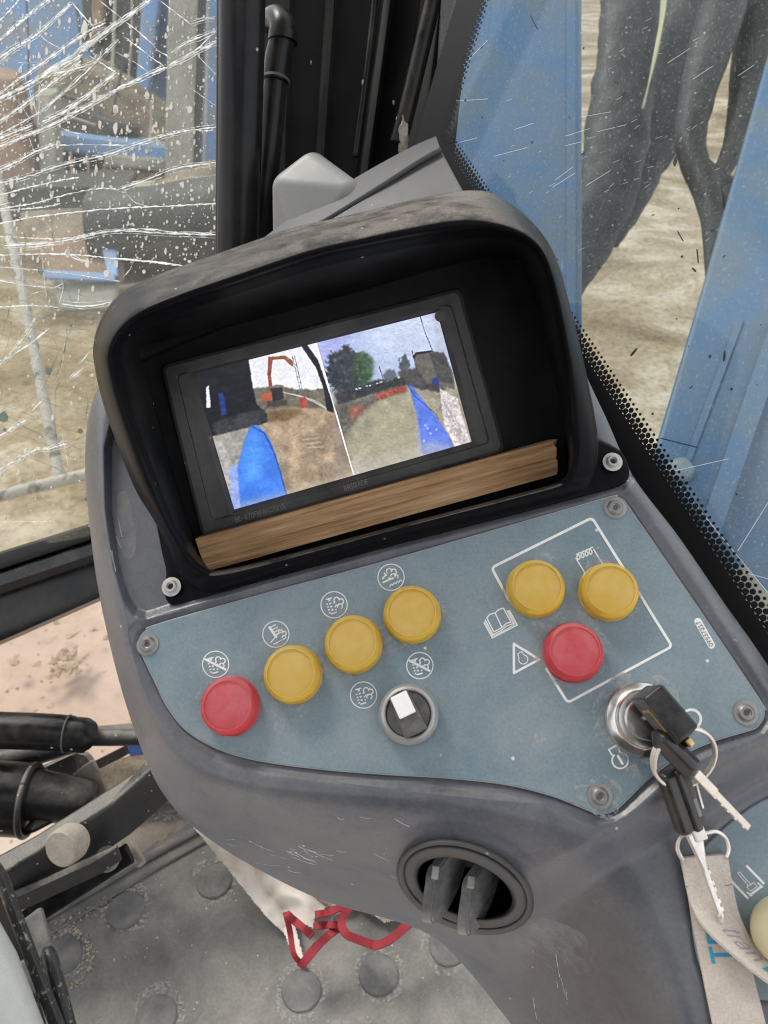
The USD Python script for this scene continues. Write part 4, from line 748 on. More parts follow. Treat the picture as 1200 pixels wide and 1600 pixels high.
# ================================================================== KEYS
def P_(u, v, hh): return PAN.hit(u, v, hh)
def SL(u, v, z): return PAN.hit(u, v, sh(min(u, 1290), min(v, 1720)) + z)   # z above the console's surface
def ribbon(e1, e2, thick, n=60, cross=8):
    """A band between two edge lines of points."""
    a, b = spline(np.array(e1), n), spline(np.array(e2), n)
    t_ = np.linspace(0, 1, cross); S = a[:, None] * (1 - t_)[None, :, None] + b[:, None] * t_[None, :, None]
    du = np.gradient(S, axis=0); dv = np.gradient(S, axis=1); N_ = unit(np.cross(du, dv))
    R = np.concatenate([S + N_ * thick / 2, (S - N_ * thick / 2)[:, ::-1]], 1); return loft(R, True, True)
def torus(c, n, R, r, turns=1.0, lift=0.0, k=90, ax=None):
    n = unit(n); a = unit(np.cross(n, [0.3, 0.9, 0.1])) if ax is None else unit(ax - n * (ax @ n)); b = np.cross(n, a)
    t_ = np.linspace(0, 2 * np.pi * turns, int(k * turns)); return tube(c + R * (np.cos(t_)[:, None] * a + np.sin(t_)[:, None] * b) + n * (lift * t_ / (2 * np.pi))[:, None], r, 10)
keys = thing('key_in_ignition', 'black headed key with brass insert turned in the chrome ignition lock', 'key', P_(1010, 1120, 0.016))
k0, k1 = P_(1013, 1086, 0.034), P_(1066, 1150, 0.034); kx = unit(k1 - k0); ky = np.cross(PAN.n, kx); kc = (k0 + k1) / 2
def K(m, c=None, off=(0, 0, 0)): return orient(m, (kc if c is None else c) + off[0] * kx + off[1] * ky + off[2] * PAN.n, kx, z=PAN.n)
head = Polygon([(-0.013, -0.015), (0.013, -0.015), (0.0145, -0.002), (0.0125, 0.012), (-0.011, 0.012), (-0.0145, -0.004)]).buffer(-0.001).buffer(0.001)
win = sbox(-0.007, -0.0115, 0.0045, 0.002)
def flatmesh(g, t, bev=0.0006): return cat_([extr(g, -t / 2 + bev, t / 2 - bev), extr(g.buffer(-bev), -t / 2, t / 2)])
def stand(m): m = m.copy(); m.vertices = m.vertices[:, [0, 2, 1]] * [1, -1, 1]; return m           # x along, y up -> upright on the lock
obj('head', K(rhull([(x, y, z) for x, z in ((-0.0115, 0.0105), (0.009, 0.012), (0.0125, -0.004), (0.0105, -0.0115), (-0.0125, -0.0105)) for y in (-0.0042, 0.0042)], 0.0015, 14)), M['key_black'], keys, smooth=35)
obj('inlay', K(rbox(0.012, 0.0006, 0.011, 0.0002), off=(-0.001, -0.0058, 0.0005)), M['brass'], keys, smooth=30, label='dull brass inlay in the key head')
obj('side_plate', K(rbox(0.0095, 0.0006, 0.0085, 0.0002), off=(-0.001, -0.0061, 0.0005)), M['knob_black'], keys, smooth=30)
obj('brass_tongue', K(rbox(0.004, 0.003, 0.016, 0.0008), off=(0.0147, 0.0, -0.0035)), M['brass'], keys, smooth=30)
obj('end_cap', K(rbox(0.006, 0.009, 0.006, 0.0015), off=(0.0145, 0.0, -0.0125)), M['key_black'], keys, smooth=30)
obj('blade', orient(rbox(0.002, 0.007, 0.02, 0.0005), P_(1016, 1116, 0.016), kx, z=PAN.n), M['key_steel'], keys)
rn = unit(PAN.n - 0.62 * PAN.ey + 0.1 * PAN.ex)
rc = P_(1066, 1181, 0.026)
rg_ = obj('key_ring', torus(rc, rn, 0.0152, 0.00085, 2.15, 0.0016, 100), M['key_steel'], label='double coil steel key ring hanging from the ignition key', cat='key ring', smooth=True)
sk = thing('spare_key', 'black headed key with a long pale blade on the ring', 'key', P_(1050, 1180, 0.02))
a0, a1 = P_(1030, 1150, 0.034), P_(1080, 1200, 0.03)
obj('head', rhull([a0 + 0 * PAN.n, a0 + (a1 - a0) * 0.12 + 0.0032 * PAN.n, a1 - (a1 - a0) * 0.08 + 0.003 * PAN.n, a1, *[q + s_ * unit(np.cross(PAN.n, a1 - a0)) * 0.0022 for q in (a0 + (a1 - a0) * 0.1, a1 - (a1 - a0) * 0.05) for s_ in (-1, 1)], a0 + (a1 - a0) * 0.1 - 0.006 * PAN.n, a1 - (a1 - a0) * 0.1 - 0.006 * PAN.n], 0.0032, 16), M['key_black'], sk, smooth=40)
b0, b1 = P_(1086, 1207, 0.028), P_(1169, 1293, 0.006)
obj('shank', bar(b0, b0 + (b1 - b0) * 0.36, 0.0044, 0.0026, PAN.n, 0.0006), M['key_steel'], sk, smooth=30)
obj('blade', bar(b0 + (b1 - b0) * 0.3, b1, 0.0032, 0.0021, PAN.n, 0.0005), M['key_steel'], sk, smooth=30)
obj('blade_cuts', cat_([bar(b0 + (b1 - b0) * t_ - 0.0017 * np.cross(PAN.n, unit(b1 - b0)), b0 + (b1 - b0) * (t_ + 0.045) - 0.0017 * np.cross(PAN.n, unit(b1 - b0)), 0.0014, 0.0019, PAN.n, 0.0003) for t_ in (0.36, 0.5, 0.61, 0.75, 0.9)]), M['key_steel'], sk)
fk = thing('key_fob', 'black rectangular fob key hanging below the key ring', 'key', P_(1065, 1260, 0.01))
f0, f1 = P_(1048, 1207, 0.020), P_(1078, 1292, 0.012); fx = unit(f1 - f0); fc = (f0 + f1) / 2
Fo = lambda m, off=(0, 0, 0): orient(m, fc + off[0] * fx + off[1] * np.cross(PAN.n, fx) + off[2] * PAN.n, fx, z=PAN.n + 0.35 * np.cross(PAN.n, fx))
obj('shell', Fo(rbox(0.0305, 0.0145, 0.0085, 0.0032, 20)), M['key_black'], fk, smooth=40)
obj('lid', Fo(rbox(0.0295, 0.0042, 0.0105, 0.0012, 16), (0.0002, 0.0014, 0.0004)), M['key_black'], fk, smooth=40)
obj('recess', Fo(rbox(0.0215, 0.0044, 0.0006, 0.0002), (0.001, 0.0050, 0.0040)), M['monitor_black'], fk)
obj('label_window', Fo(rbox(0.009, 0.0032, 0.0005, 0.0002), (0.0055, 0.0050, 0.0044)), M['faded_print'], fk)
obj('edge_blade', bar(P_(1086, 1222, 0.012), P_(1097, 1262, 0.009), 0.0012, 0.003, PAN.n, 0.0003), M['key_steel'], fk)
c0, c1 = SL(1081, 1303, 0.017), SL(1126, 1430, 0.012); cx_ = unit(c1 - c0)
ck = thing('silver_key', 'long silver key lying over the lanyard end', 'key', (c0 + c1) / 2)
obj('shank', rhull([c0, c0 + 0.004 * np.cross(PAN.n, cx_), c0 - 0.002 * np.cross(PAN.n, cx_), c0 + (c1 - c0) * 0.45], 0.0013, 12), M['key_steel'], ck, smooth=40)
obj('blade', bar(c0 + (c1 - c0) * 0.4, c1, 0.0029, 0.0022, PAN.n, 0.0007), M['key_steel'], ck, smooth=30)
obj('tip', rhull([c1, c1 + 0.0024 * cx_ - 0.001 * PAN.n], 0.0019, 12), M['key_steel'], ck, smooth=40)
obj('collar', bar(P_(1083, 1306, 0.0125), P_(1102, 1300, 0.0125), 0.006, 0.0024, PAN.n, 0.0006), M['key_steel'], ck, smooth=30)
obj('blade_cuts', cat_([bar(c0 + (c1 - c0) * t_ + 0.0015 * np.cross(PAN.n, cx_), c0 + (c1 - c0) * (t_ + 0.06) + 0.0015 * np.cross(PAN.n, cx_), 0.0016, 0.0020, PAN.n, 0.0003) for t_ in (0.45, 0.58, 0.66, 0.8, 0.9)]), M['key_steel'], ck)
# lanyard: clip ring, doubled strap with a stitched end; one leg lies straight, the other twists away to the right
ly = thing('lanyard', 'dirty pale fabric lanyard strap with blue and purple lettering below the keys', 'lanyard', P_(1110, 1420, -0.01))
dr = [SL(*q, 0.007) for q in ((1067, 1345), (1058, 1325), (1064, 1306), (1082, 1303), (1100, 1302), (1118, 1299), (1132, 1308), (1138, 1325), (1134, 1340))]
obj('ring', tube(dr, 0.00115, 10, 60), M['key_steel'], ly, smooth=True)
st1 = ([SL(1062, 1339, 0.004), SL(1074, 1395, 0.003), SL(1085, 1460, 0.003), SL(1099, 1530, 0.003), SL(1114, 1605, 0.003), SL(1130, 1690, 0.003)],
       [SL(1136, 1333, 0.004), SL(1146, 1395, 0.003), SL(1162, 1460, 0.003), SL(1178, 1530, 0.003), SL(1197, 1605, 0.003), SL(1214, 1690, 0.003)])
obj('strap', ribbon(*st1, 0.0014), M['strap'], ly, smooth=50)
leg = ([SL(1064, 1341, 0.0065), SL(1071, 1382, 0.006), SL(1082, 1420, 0.009), SL(1105, 1455, 0.014), SL(1145, 1492, 0.017), SL(1200, 1536, 0.017), SL(1265, 1580, 0.015)],
       [SL(1135, 1335, 0.0065), SL(1144, 1382, 0.006), SL(1152, 1420, 0.006), SL(1163, 1450, 0.006), SL(1178, 1474, 0.0055), SL(1206, 1498, 0.006), SL(1262, 1530, 0.007)])
obj('strap', ribbon(*leg, 0.0014), M['strap'], ly, smooth=50)
obj('stitch_line', tube([SL(1072, 1385, 0.0069), SL(1090, 1387, 0.0069), SL(1120, 1385, 0.0068), SL(1144, 1382, 0.0068)], 0.0003, 6, 20), M['faded_print'], ly)
def on_ribbon(e1, e2, m, s0, s1, w0, w1, lift=0.0009, n=60):
    """Bends flat lettering (x along the strap, y across) onto a ribbon."""
    a, b = spline(np.array(e1), 200), spline(np.array(e2), 200); bb = m.bounds
    v = m.vertices; x = s0 + (s1 - s0) * (v[:, 0] - bb[0, 0]) / (bb[1, 0] - bb[0, 0]); y = w0 + (w1 - w0) * (v[:, 1] - bb[0, 1]) / (bb[1, 1] - bb[0, 1])
    i = np.clip(x * 199, 0, 198.99); k = i.astype(int); f_ = (i - k)[:, None]
    A_ = a[k] * (1 - f_) + a[k + 1] * f_; B_ = b[k] * (1 - f_) + b[k + 1] * f_; mid = (A_ + B_) / 2; T_ = a[k + 1] - a[k]
    N_ = unit(np.cross(T_, B_ - A_)); N_ *= np.sign((N_ * (CAM - mid)).sum(1))[:, None]
    return trimesh.Trimesh(A_ + (B_ - A_) * y[:, None] + N_ * (lift + 0.3 * v[:, 2:3]), m.faces, process=False)
tr = meshkit.text_mesh('TR', 0.01, 0.0001, bold=True)
obj('lettering', on_ribbon(*st1, tr, 0.53, 0.37, 0.66, 0.22), M['blue_print'], ly, smooth=False)
tp = meshkit.text_mesh('tran', 0.01, 0.0001); tp.vertices[:, 0] += tp.vertices[:, 1] * 0.4
obj('lettering', on_ribbon(*leg, tp, 0.50, 0.78, 0.36, 0.78), M['purple_print'], ly, smooth=False)
obj('blue_emblem', on_ribbon(*leg, extr(Polygon([(0, 0), (1, 0.1), (2.4, 0), (1.6, 0.5), (2.6, 1), (0.8, 0.8)]), 0, 0.0001), 0.79, 0.95, 0.3, 0.8), M['blue_print'], ly, smooth=False)

# ================================================================== CAB
# floor mat with raised studs
FE = [(-160, 1505), (0, 1462), (208, 1340), (325, 1268), (520, 1180), (900, 1250), (1000, 1640), (900, 2100), (-300, 2100), (-300, 1700)]
fp = np.array([atz(u, v, 0.0)[:2] for u, v in FE]); fpoly = Polygon(fp)
def sheet(poly, z0, z1, step=0.012, amp=0.0012, fq=9.0, seed=3):
    """A slab whose upper face is a fine uneven grid clipped to the polygon."""
    m = extr(poly, z0, z1 - 0.002)
    x0, y0, x1, y1 = poly.bounds; xs, ys = np.arange(x0, x1, step), np.arange(y0, y1, step); A_, B_ = np.meshgrid(xs, ys, indexing='ij')
    p = np.stack([A_, B_, np.zeros_like(A_)], -1); zz = z1 + amp * 2 * (meshkit.noise(p * fq, seed) - 0.5)
    top = loft(np.stack([A_, B_, zz], -1), closed=False); c = top.vertices[top.faces].mean(1); ok = shapely.contains_xy(poly, c[:, 0], c[:, 1])
    return cat_([m, trimesh.Trimesh(top.vertices, top.faces[ok], process=False)])
floor = obj('floor', sheet(fpoly, -0.03, 0.0), M['floor_rubber'], smooth=40, kind='structure', base=(0, 0.4, 0))
stud = lathe([(0.0235, -0.003), (0.0232, 0.0015), (0.0222, 0.0030), (0.021, 0.0034), (0.012, 0.0038), (0.0005, 0.0040)], 48)
for c in ((335, 1377), (196, 1423), (98, 1494), (471, 1549), (592, 1524), (268, 1250), (245, 1590), (365, 1690), (700, 1480)):
    p = atz(*c, 0.0); s_ = rough(stud, 0.0009, 160, int(c[0])); s_.apply_translation(p); obj('stud', s_, M['floor_stud'], floor, smooth=40)
    r_ = np.random.default_rng(int(c[0])); t_ = np.linspace(0, 2 * np.pi, 50, endpoint=False); rr_ = 0.031 + 0.004 * np.interp(np.arange(50), np.arange(0, 51, 5), np.r_[(a := r_.normal(0, 1, 10)), a[0]])
    obj('dust_halo', extr(Polygon(np.c_[p[0] + rr_ * np.cos(t_), p[1] + rr_ * np.sin(t_)]).difference(Point(p[0], p[1]).buffer(0.0242)).buffer(0), 0.0016, 0.0018), M['grime'], floor, smooth=False)
# low step beyond the mat: dusty ledge and a trim plate right of it
led = Polygon([atz(u, v, -0.012)[:2] for u, v in ((205, 1345), (330, 1275), (520, 1185), (480, 1120), (190, 1190), (150, 1290))])
ledge = obj('ledge', sheet(led, -0.03, -0.012, 0.01, 0.003, 30, 5), M['dusty_steel'], label='dusty brown steel ledge in front of the floor mat', cat='ledge', smooth=40)
trimp = Polygon([atz(u, v, 0.004)[:2] for u, v in ((705, 1445), (742, 1432), (1060, 1700), (940, 1720))])
obj('floor_trim', extr(trimp, -0.02, 0.006), M['grey_trim'], label='grey trim strip along the right edge of the floor mat', cat='trim strip')
obj('floor_seam', cat_([tube([atz(u, v, 0.001) for u, v in ((690, 1430), (780, 1500), (905, 1640))], 0.0016, 8, 20), tube([atz(u, v, -0.010) for u, v in ((222, 1336), (285, 1300), (330, 1277))], 0.0012, 8, 12)]), M['black_deep'], floor, smooth=True)
# dirt swept against the edges
gr = []
for _ in range(620):
    t_ = rng.random(); k = rng.choice(3, p=(0.5, 0.3, 0.2))
    if k == 0: u, v = 75 + 145 * t_ + rng.normal(0, 6), 1452 - 62 * t_ + rng.normal(0, 5)
    elif k == 1: q = rng.uniform(-1.4, 1.2); u, v = 98 + 42 * math.cos(q) + rng.normal(0, 5), 1494 + 46 * math.sin(q) + rng.normal(0, 5)
    else: u, v = rng.uniform(60, 720), rng.uniform(1340, 1600)
    p = atz(u, v, 0.0008); s_ = abs(rng.normal(0, 0.0005)) + 0.00025
    gr.append(hull(p + rng.normal(0, s_, (7, 3)) * [1, 1, 0.5]))
obj('floor_grit', cat_(gr), M['grit'], smooth=False, label='pale crumbs of dry mud scattered on the grey floor mat', cat='dirt', kind='stuff')

# window planes
W1, W2, W3 = pt(683, 215, 0.62), pt(1050, 780, 0.45), pt(745, 0, 0.60)
wn = np.cross(W2 - W1, W3 - W1); wn = wn if wn @ (CAM - W1) > 0 else -wn
WIN = Plane(W1, wn, W2 - W1)
def wpoly(pp): return Polygon(WIN.two(np.array(pp, float)))
side = thing('side_window', 'dusty scratched side window with black dotted border', 'window', W1)
gl = wpoly([(690, -80), (672, 215), (735, 325), (890, 560), (1230, 1080), (1500, 1080), (1500, -200), (760, -200)])
obj('pane', WIN.put(extr(gl, -0.004, -0.003)), M['side_glass'], side, smooth=False)
# black border printed on the inside, with rows of dots fading out
edge_b = np.array(WIN.two(np.array([(683, 215), (1230, 1046)], float))); edge_f = np.array(WIN.two(np.array([(683, 215), (696, 165), (718, 90), (748, -10), (790, -140)], float)))
outl = np.vstack([edge_f[::-1], edge_b[1:]])
line = LineString(outl); inner = line.parallel_offset(0.0, 'left') if False else line
side_sign = 1 if shapely.contains_xy(gl, *(edge_b.mean(0) + 0.02 * np.array([-(edge_b[1] - edge_b[0])[1], (edge_b[1] - edge_b[0])[0]]) / np.linalg.norm(edge_b[1] - edge_b[0]))) else -1
band = line.buffer(-side_sign * 0.028 if False else 0.028, single_sided=False).difference(line.buffer(side_sign * 0.06, single_sided=True))
dots, holes = [], []
PIT = 0.0041
S_ = np.arange(0, line.length, PIT)
for rrow in range(4):
    rad = (0.0, 0.0019, 0.0017, 0.0009)[rrow]
    for k, s_ in enumerate(S_ + (PIT / 2 if rrow % 2 else 0)):
        if s_ >= line.length: continue
        p = np.array(line.interpolate(s_).coords[0]); q = np.array(line.interpolate(min(s_ + 1e-4, line.length)).coords[0]); p0 = np.array(line.interpolate(max(s_ - 1e-4, 0)).coords[0])
        t_ = unit(q - p0); n_ = np.array([-t_[1], t_[0]]) * side_sign
        if rrow == 0: holes.append(Point(*(p + n_ * 0.0019 + t_ * PIT / 2)).buffer(0.0009, 3))
        else: dots.append(Point(*(p + n_ * (0.0012 + (rrow - 0.3) * 0.0032))).buffer(rad, 6))
band = unary_union([band, line.buffer(0.0025)]).difference(unary_union(holes))
obj('border_band', WIN.put(extr(band, -0.0028, -0.0026)), M['frit'], side, smooth=False)
obj('border_dots', WIN.put(extr(unary_union(dots), -0.0028, -0.0026)), M['frit'], side, smooth=False, kind='stuff')
fl = []
for _ in range(150):
    u, v = rng.uniform(760, 1200), rng.uniform(10, 900)
    if not shapely.contains_xy(gl, *WIN.two(np.array([u, v]))): continue
    x, y = WIN.two(np.array([u, v])); s_ = abs(rng.normal(0, 0.00045)) + 0.00025; el_ = rng.choice([1, 1, 1, 3.5])
    g = affinity.rotate(affinity.scale(Polygon([(math.cos(a) * rng.uniform(0.6, 1.2), math.sin(a) * rng.uniform(0.6, 1.2)) for a in np.linspace(0, 2 * np.pi, 8)[:-1]]), s_ * el_, s_), rng.uniform(0, 180)); fl.append(WIN.put(extr(affinity.translate(g, x, y).buffer(0), -0.0028, -0.0024)))
for c0_, c1_ in (((1056, 360), (1064, 374)), ((1086, 388), (1088, 408)), ((1030, 684), (1086, 698)), ((1172, 55), (1174, 88)), ((826, 22), (836, 42))):
    fl.append(WIN.put(extr(WIN.shape(LineString([c0_, c1_]).buffer(0.9)), -0.0028, -0.0023)))
obj('grime_flecks', cat_(fl), M['fleck'], side, smooth=False, kind='stuff')
sc = []
SCRS = [((720, 100), (758, 60)), ((860, 290), (895, 268)), ((865, 278), (892, 258)), ((800, 200), (830, 190)), ((768, 242), (820, 228)), ((715, 220), (742, 213)), ((880, 210), (918, 198)), ((930, 203), (975, 192)), ((912, 288), (950, 264)), ((1040, 95), (1075, 72)), ((700, 156), (758, 152)), ((1150, 115), (1175, 98)), ((880, 225), (905, 219)), ((905, 180), (950, 172)), ((1080, 120), (1110, 100)), ((860, 655), (875, 650))]
for c0_, c1_ in SCRS: sc.append(WIN.put(extr(WIN.shape(LineString([c0_, c1_]).buffer(0.3)), -0.0028, -0.0027)))
for _ in range(50):
    u, v = rng.uniform(780, 1190), rng.uniform(20, 420); L_ = rng.uniform(4, 12); a = math.radians(rng.uniform(-40, -10))
    if shapely.contains_xy(gl, *WIN.two(np.array([u, v]))): sc.append(WIN.put(extr(WIN.shape(LineString([(u, v), (u + L_ * math.cos(a), v + L_ * math.sin(a))]).buffer(0.16)), -0.0028, -0.0027)))
for c0_, c1_ in (((1060, 760), (1200, 930)), ((1050, 735), (1135, 716)), ((1200, 780), (1150, 860)), ((1145, 890), (1200, 905))): sc.append(WIN.put(extr(WIN.shape(LineString([c0_, c1_]).buffer(0.4)), -0.0028, -0.0026)))
obj('scratches', cat_(sc), M['scratch'], side, smooth=False, kind='stuff')

# front corner of the cab: dark post with ribs, grab bar, hose, pale box, grey trim wedge
def rib_wall(top, bot, mat, parent, name):
    """A ribbed upright: rows of (u, depth) at two heights, given thickness behind."""
    T_ = np.array([pt(u, -90, d_) for u, d_ in top]); B_ = np.array([pt(u, v, d_) for u, v, d_ in bot])
    f_ = np.linspace(-0.9, 1, 40)[:, None, None]; S = T_[None] * (1 - f_) + B_[None] * f_
    back = S + ray(560, 150) * 0.05; R = np.concatenate([S, back[:, ::-1]], 1); return obj(name, loft(R, True, True), M[mat], parent, smooth=20)
cab = thing('cab_front_corner', 'black steel front corner post of the cab between the two windows', 'cab post', pt(560, 330, 0.7))
rib_wall([(400, .72), (455, .72), (462, .735), (512, .735), (520, .70), (528, .70), (534, .725), (606, .72), (612, .69), (622, .685), (628, .71), (668, .70), (676, .665), (700, .655), (712, .66), (716, .64), (746, .625)],
         [(395, 420, .74), (440, 420, .74), (446, 420, .755), (480, 420, .755), (488, 420, .72), (494, 420, .72), (500, 420, .745), (540, 400, .74), (546, 400, .715), (556, 400, .71), (562, 400, .735), (600, 380, .72), (610, 380, .69), (640, 380, .68), (660, 375, .68), (680, 370, .66), (700, 330, .635)], 'black_deep', cab, 'post')
obj('rib', tube([pt(592, -60, .685), pt(575, 100, .69), pt(556, 245, .70)], 0.003, 10, 24), M['black_steel'], cab, smooth=True)
obj('rib', tube([pt(690, -60, .650), pt(660, 70, .655), pt(634, 180, .66), pt(622, 225, .665)], 0.0075, 12, 24), M['black_steel'], cab, smooth=True)
bl_ = rough(trimesh.creation.icosphere(3), 0.35, 2.0, 3); bl_.vertices = bl_.vertices * [0.004, 0.004, 0.016] + pt(630, 218, .66); obj('mud_lump', bl_, M['dusty_steel'], cab, smooth=True)
for (u, v, s_) in ((567, 129, .0016), (706, 38, .0016), (654, 126, .0016), (486, 98, .001), (615, 160, .0012)):
    b_2 = rough(trimesh.creation.icosphere(2), 0.3, 2.0, int(u)); b_2.vertices = b_2.vertices * s_ * [0.7, 0.7, 1.6] + pt(u, v, .662 if u > 600 else .69); obj('mud_lump', b_2, M['dusty_steel'], cab, smooth=True)
bar_ = thing('grab_bar', 'black upright bar beside the cracked front window', 'bar', pt(375, 400, .66))
obj('tube', tube([2 * pt(379, -80, .595) - pt(374, 260, .645), pt(379, -80, .595), pt(377, 100, .62), pt(374, 260, .645), pt(371, 430, .67)], [.0187, .0187, .0187, .0185, .0183], 28, 40, squash=0.85), M['black_steel'], bar_, smooth=True)
obj('edge_seal', tube([2 * pt(342, -80, .596) - pt(340, 260, .646), pt(342, -80, .596), pt(341, 100, .621), pt(340, 260, .646), pt(339, 430, .671)], .0016, 8, 30), M['grey_trim'], bar_, smooth=True)
ho = thing('hose', 'black hose with a rubber elbow at its top behind the bar', 'hose', pt(405, 390, .7))
obj('pipe', tube([pt(431, 118, .672), pt(424, 200, .68), pt(414, 300, .695), pt(402, 430, .71)], .0105, 20, 30), M['black_steel'], ho, smooth=True)
obj('elbow', tube([pt(420, 50, .69), pt(424, 32, .683), pt(434, 30, .672), pt(442, 42, .664), pt(440, 66, .665), pt(435, 95, .669), pt(431, 128, .672)], [.008, .0098, .0112, .0115, .0113, .012, .0112], 22, 50), M['black_steel'], ho, smooth=True)
obj('clamp', tube([pt(443, 52, .663), pt(442, 66, .664)], .0128, 24, cap=True, smooth=False), M['black_steel'], ho, smooth=30)
obj('clamp', tube([pt(431.5, 124, .672), pt(431, 128, .672)], .0122, 24, cap=True, smooth=False), M['grey_trim'], ho, smooth=30)
# pale translucent tank behind the console
tank = [pt(u, v, d_) for u, v, d_ in ((452, 296, .60), (488, 268, .60), (540, 305, .585), (452, 372, .62), (545, 340, .61), (452, 292, .66), (490, 264, .66), (542, 305, .65), (455, 372, .68), (545, 345, .67), (480, 372, .6))]
obj('washer_tank', rhull(tank, 0.013, 26), M['pale_box'], label='pale grey plastic tank behind the console beside the black hose', cat='tank', smooth=50)
# grey trim panel behind the hood
wd = thing('trim_panel', 'flat grey plastic trim panel leaning behind the hood with a raised lip', 'trim panel', pt(600, 330, .56))
E_ = [(400, 388, .60), (462, 342, .592), (560, 282, .585), (640, 238, .58), (683, 219, .577)]; E2 = [(430, 392, .585), (500, 355, .575), (590, 300, .567), (655, 258, .563), (690, 238, .561)]
pl_ = [pt(u, v, d_) for u, v, d_ in ((690, 236, .561), (728, 308, .53), (735, 345, .515), (440, 400, .565), (500, 352, .573))]
cgr = np.mean(pl_, 0); pn_ = unit(np.cross(pl_[0] - pl_[3], pl_[1] - pl_[0])); pn_ = pn_ if pn_ @ (CAM - cgr) > 0 else -pn_
TP = Plane(cgr, pn_, pl_[0] - pl_[3])
obj('panel', TP.put(bevel_plate(Polygon(TP.two(np.array([(690, 236), (728, 306), (740, 360), (420, 420), (438, 396), (500, 352), (590, 298), (655, 256)], float))).buffer(0.002).buffer(-0.002), -0.004, 0.0, 0.001)), M['grey_trim'], wd, smooth=30)
obj('lip', ribbon([pt(*q) - 0.0 * pn_ for q in E_], [pt(*q) + 0.002 * pn_ for q in E2], 0.006, 50, 6), M['grey_trim'], wd, smooth=35)
obj('bead', tube([pt(*q) + 0.003 * pn_ for q in E2], 0.0022, 10, 40), M['grey_trim'], wd, smooth=True)

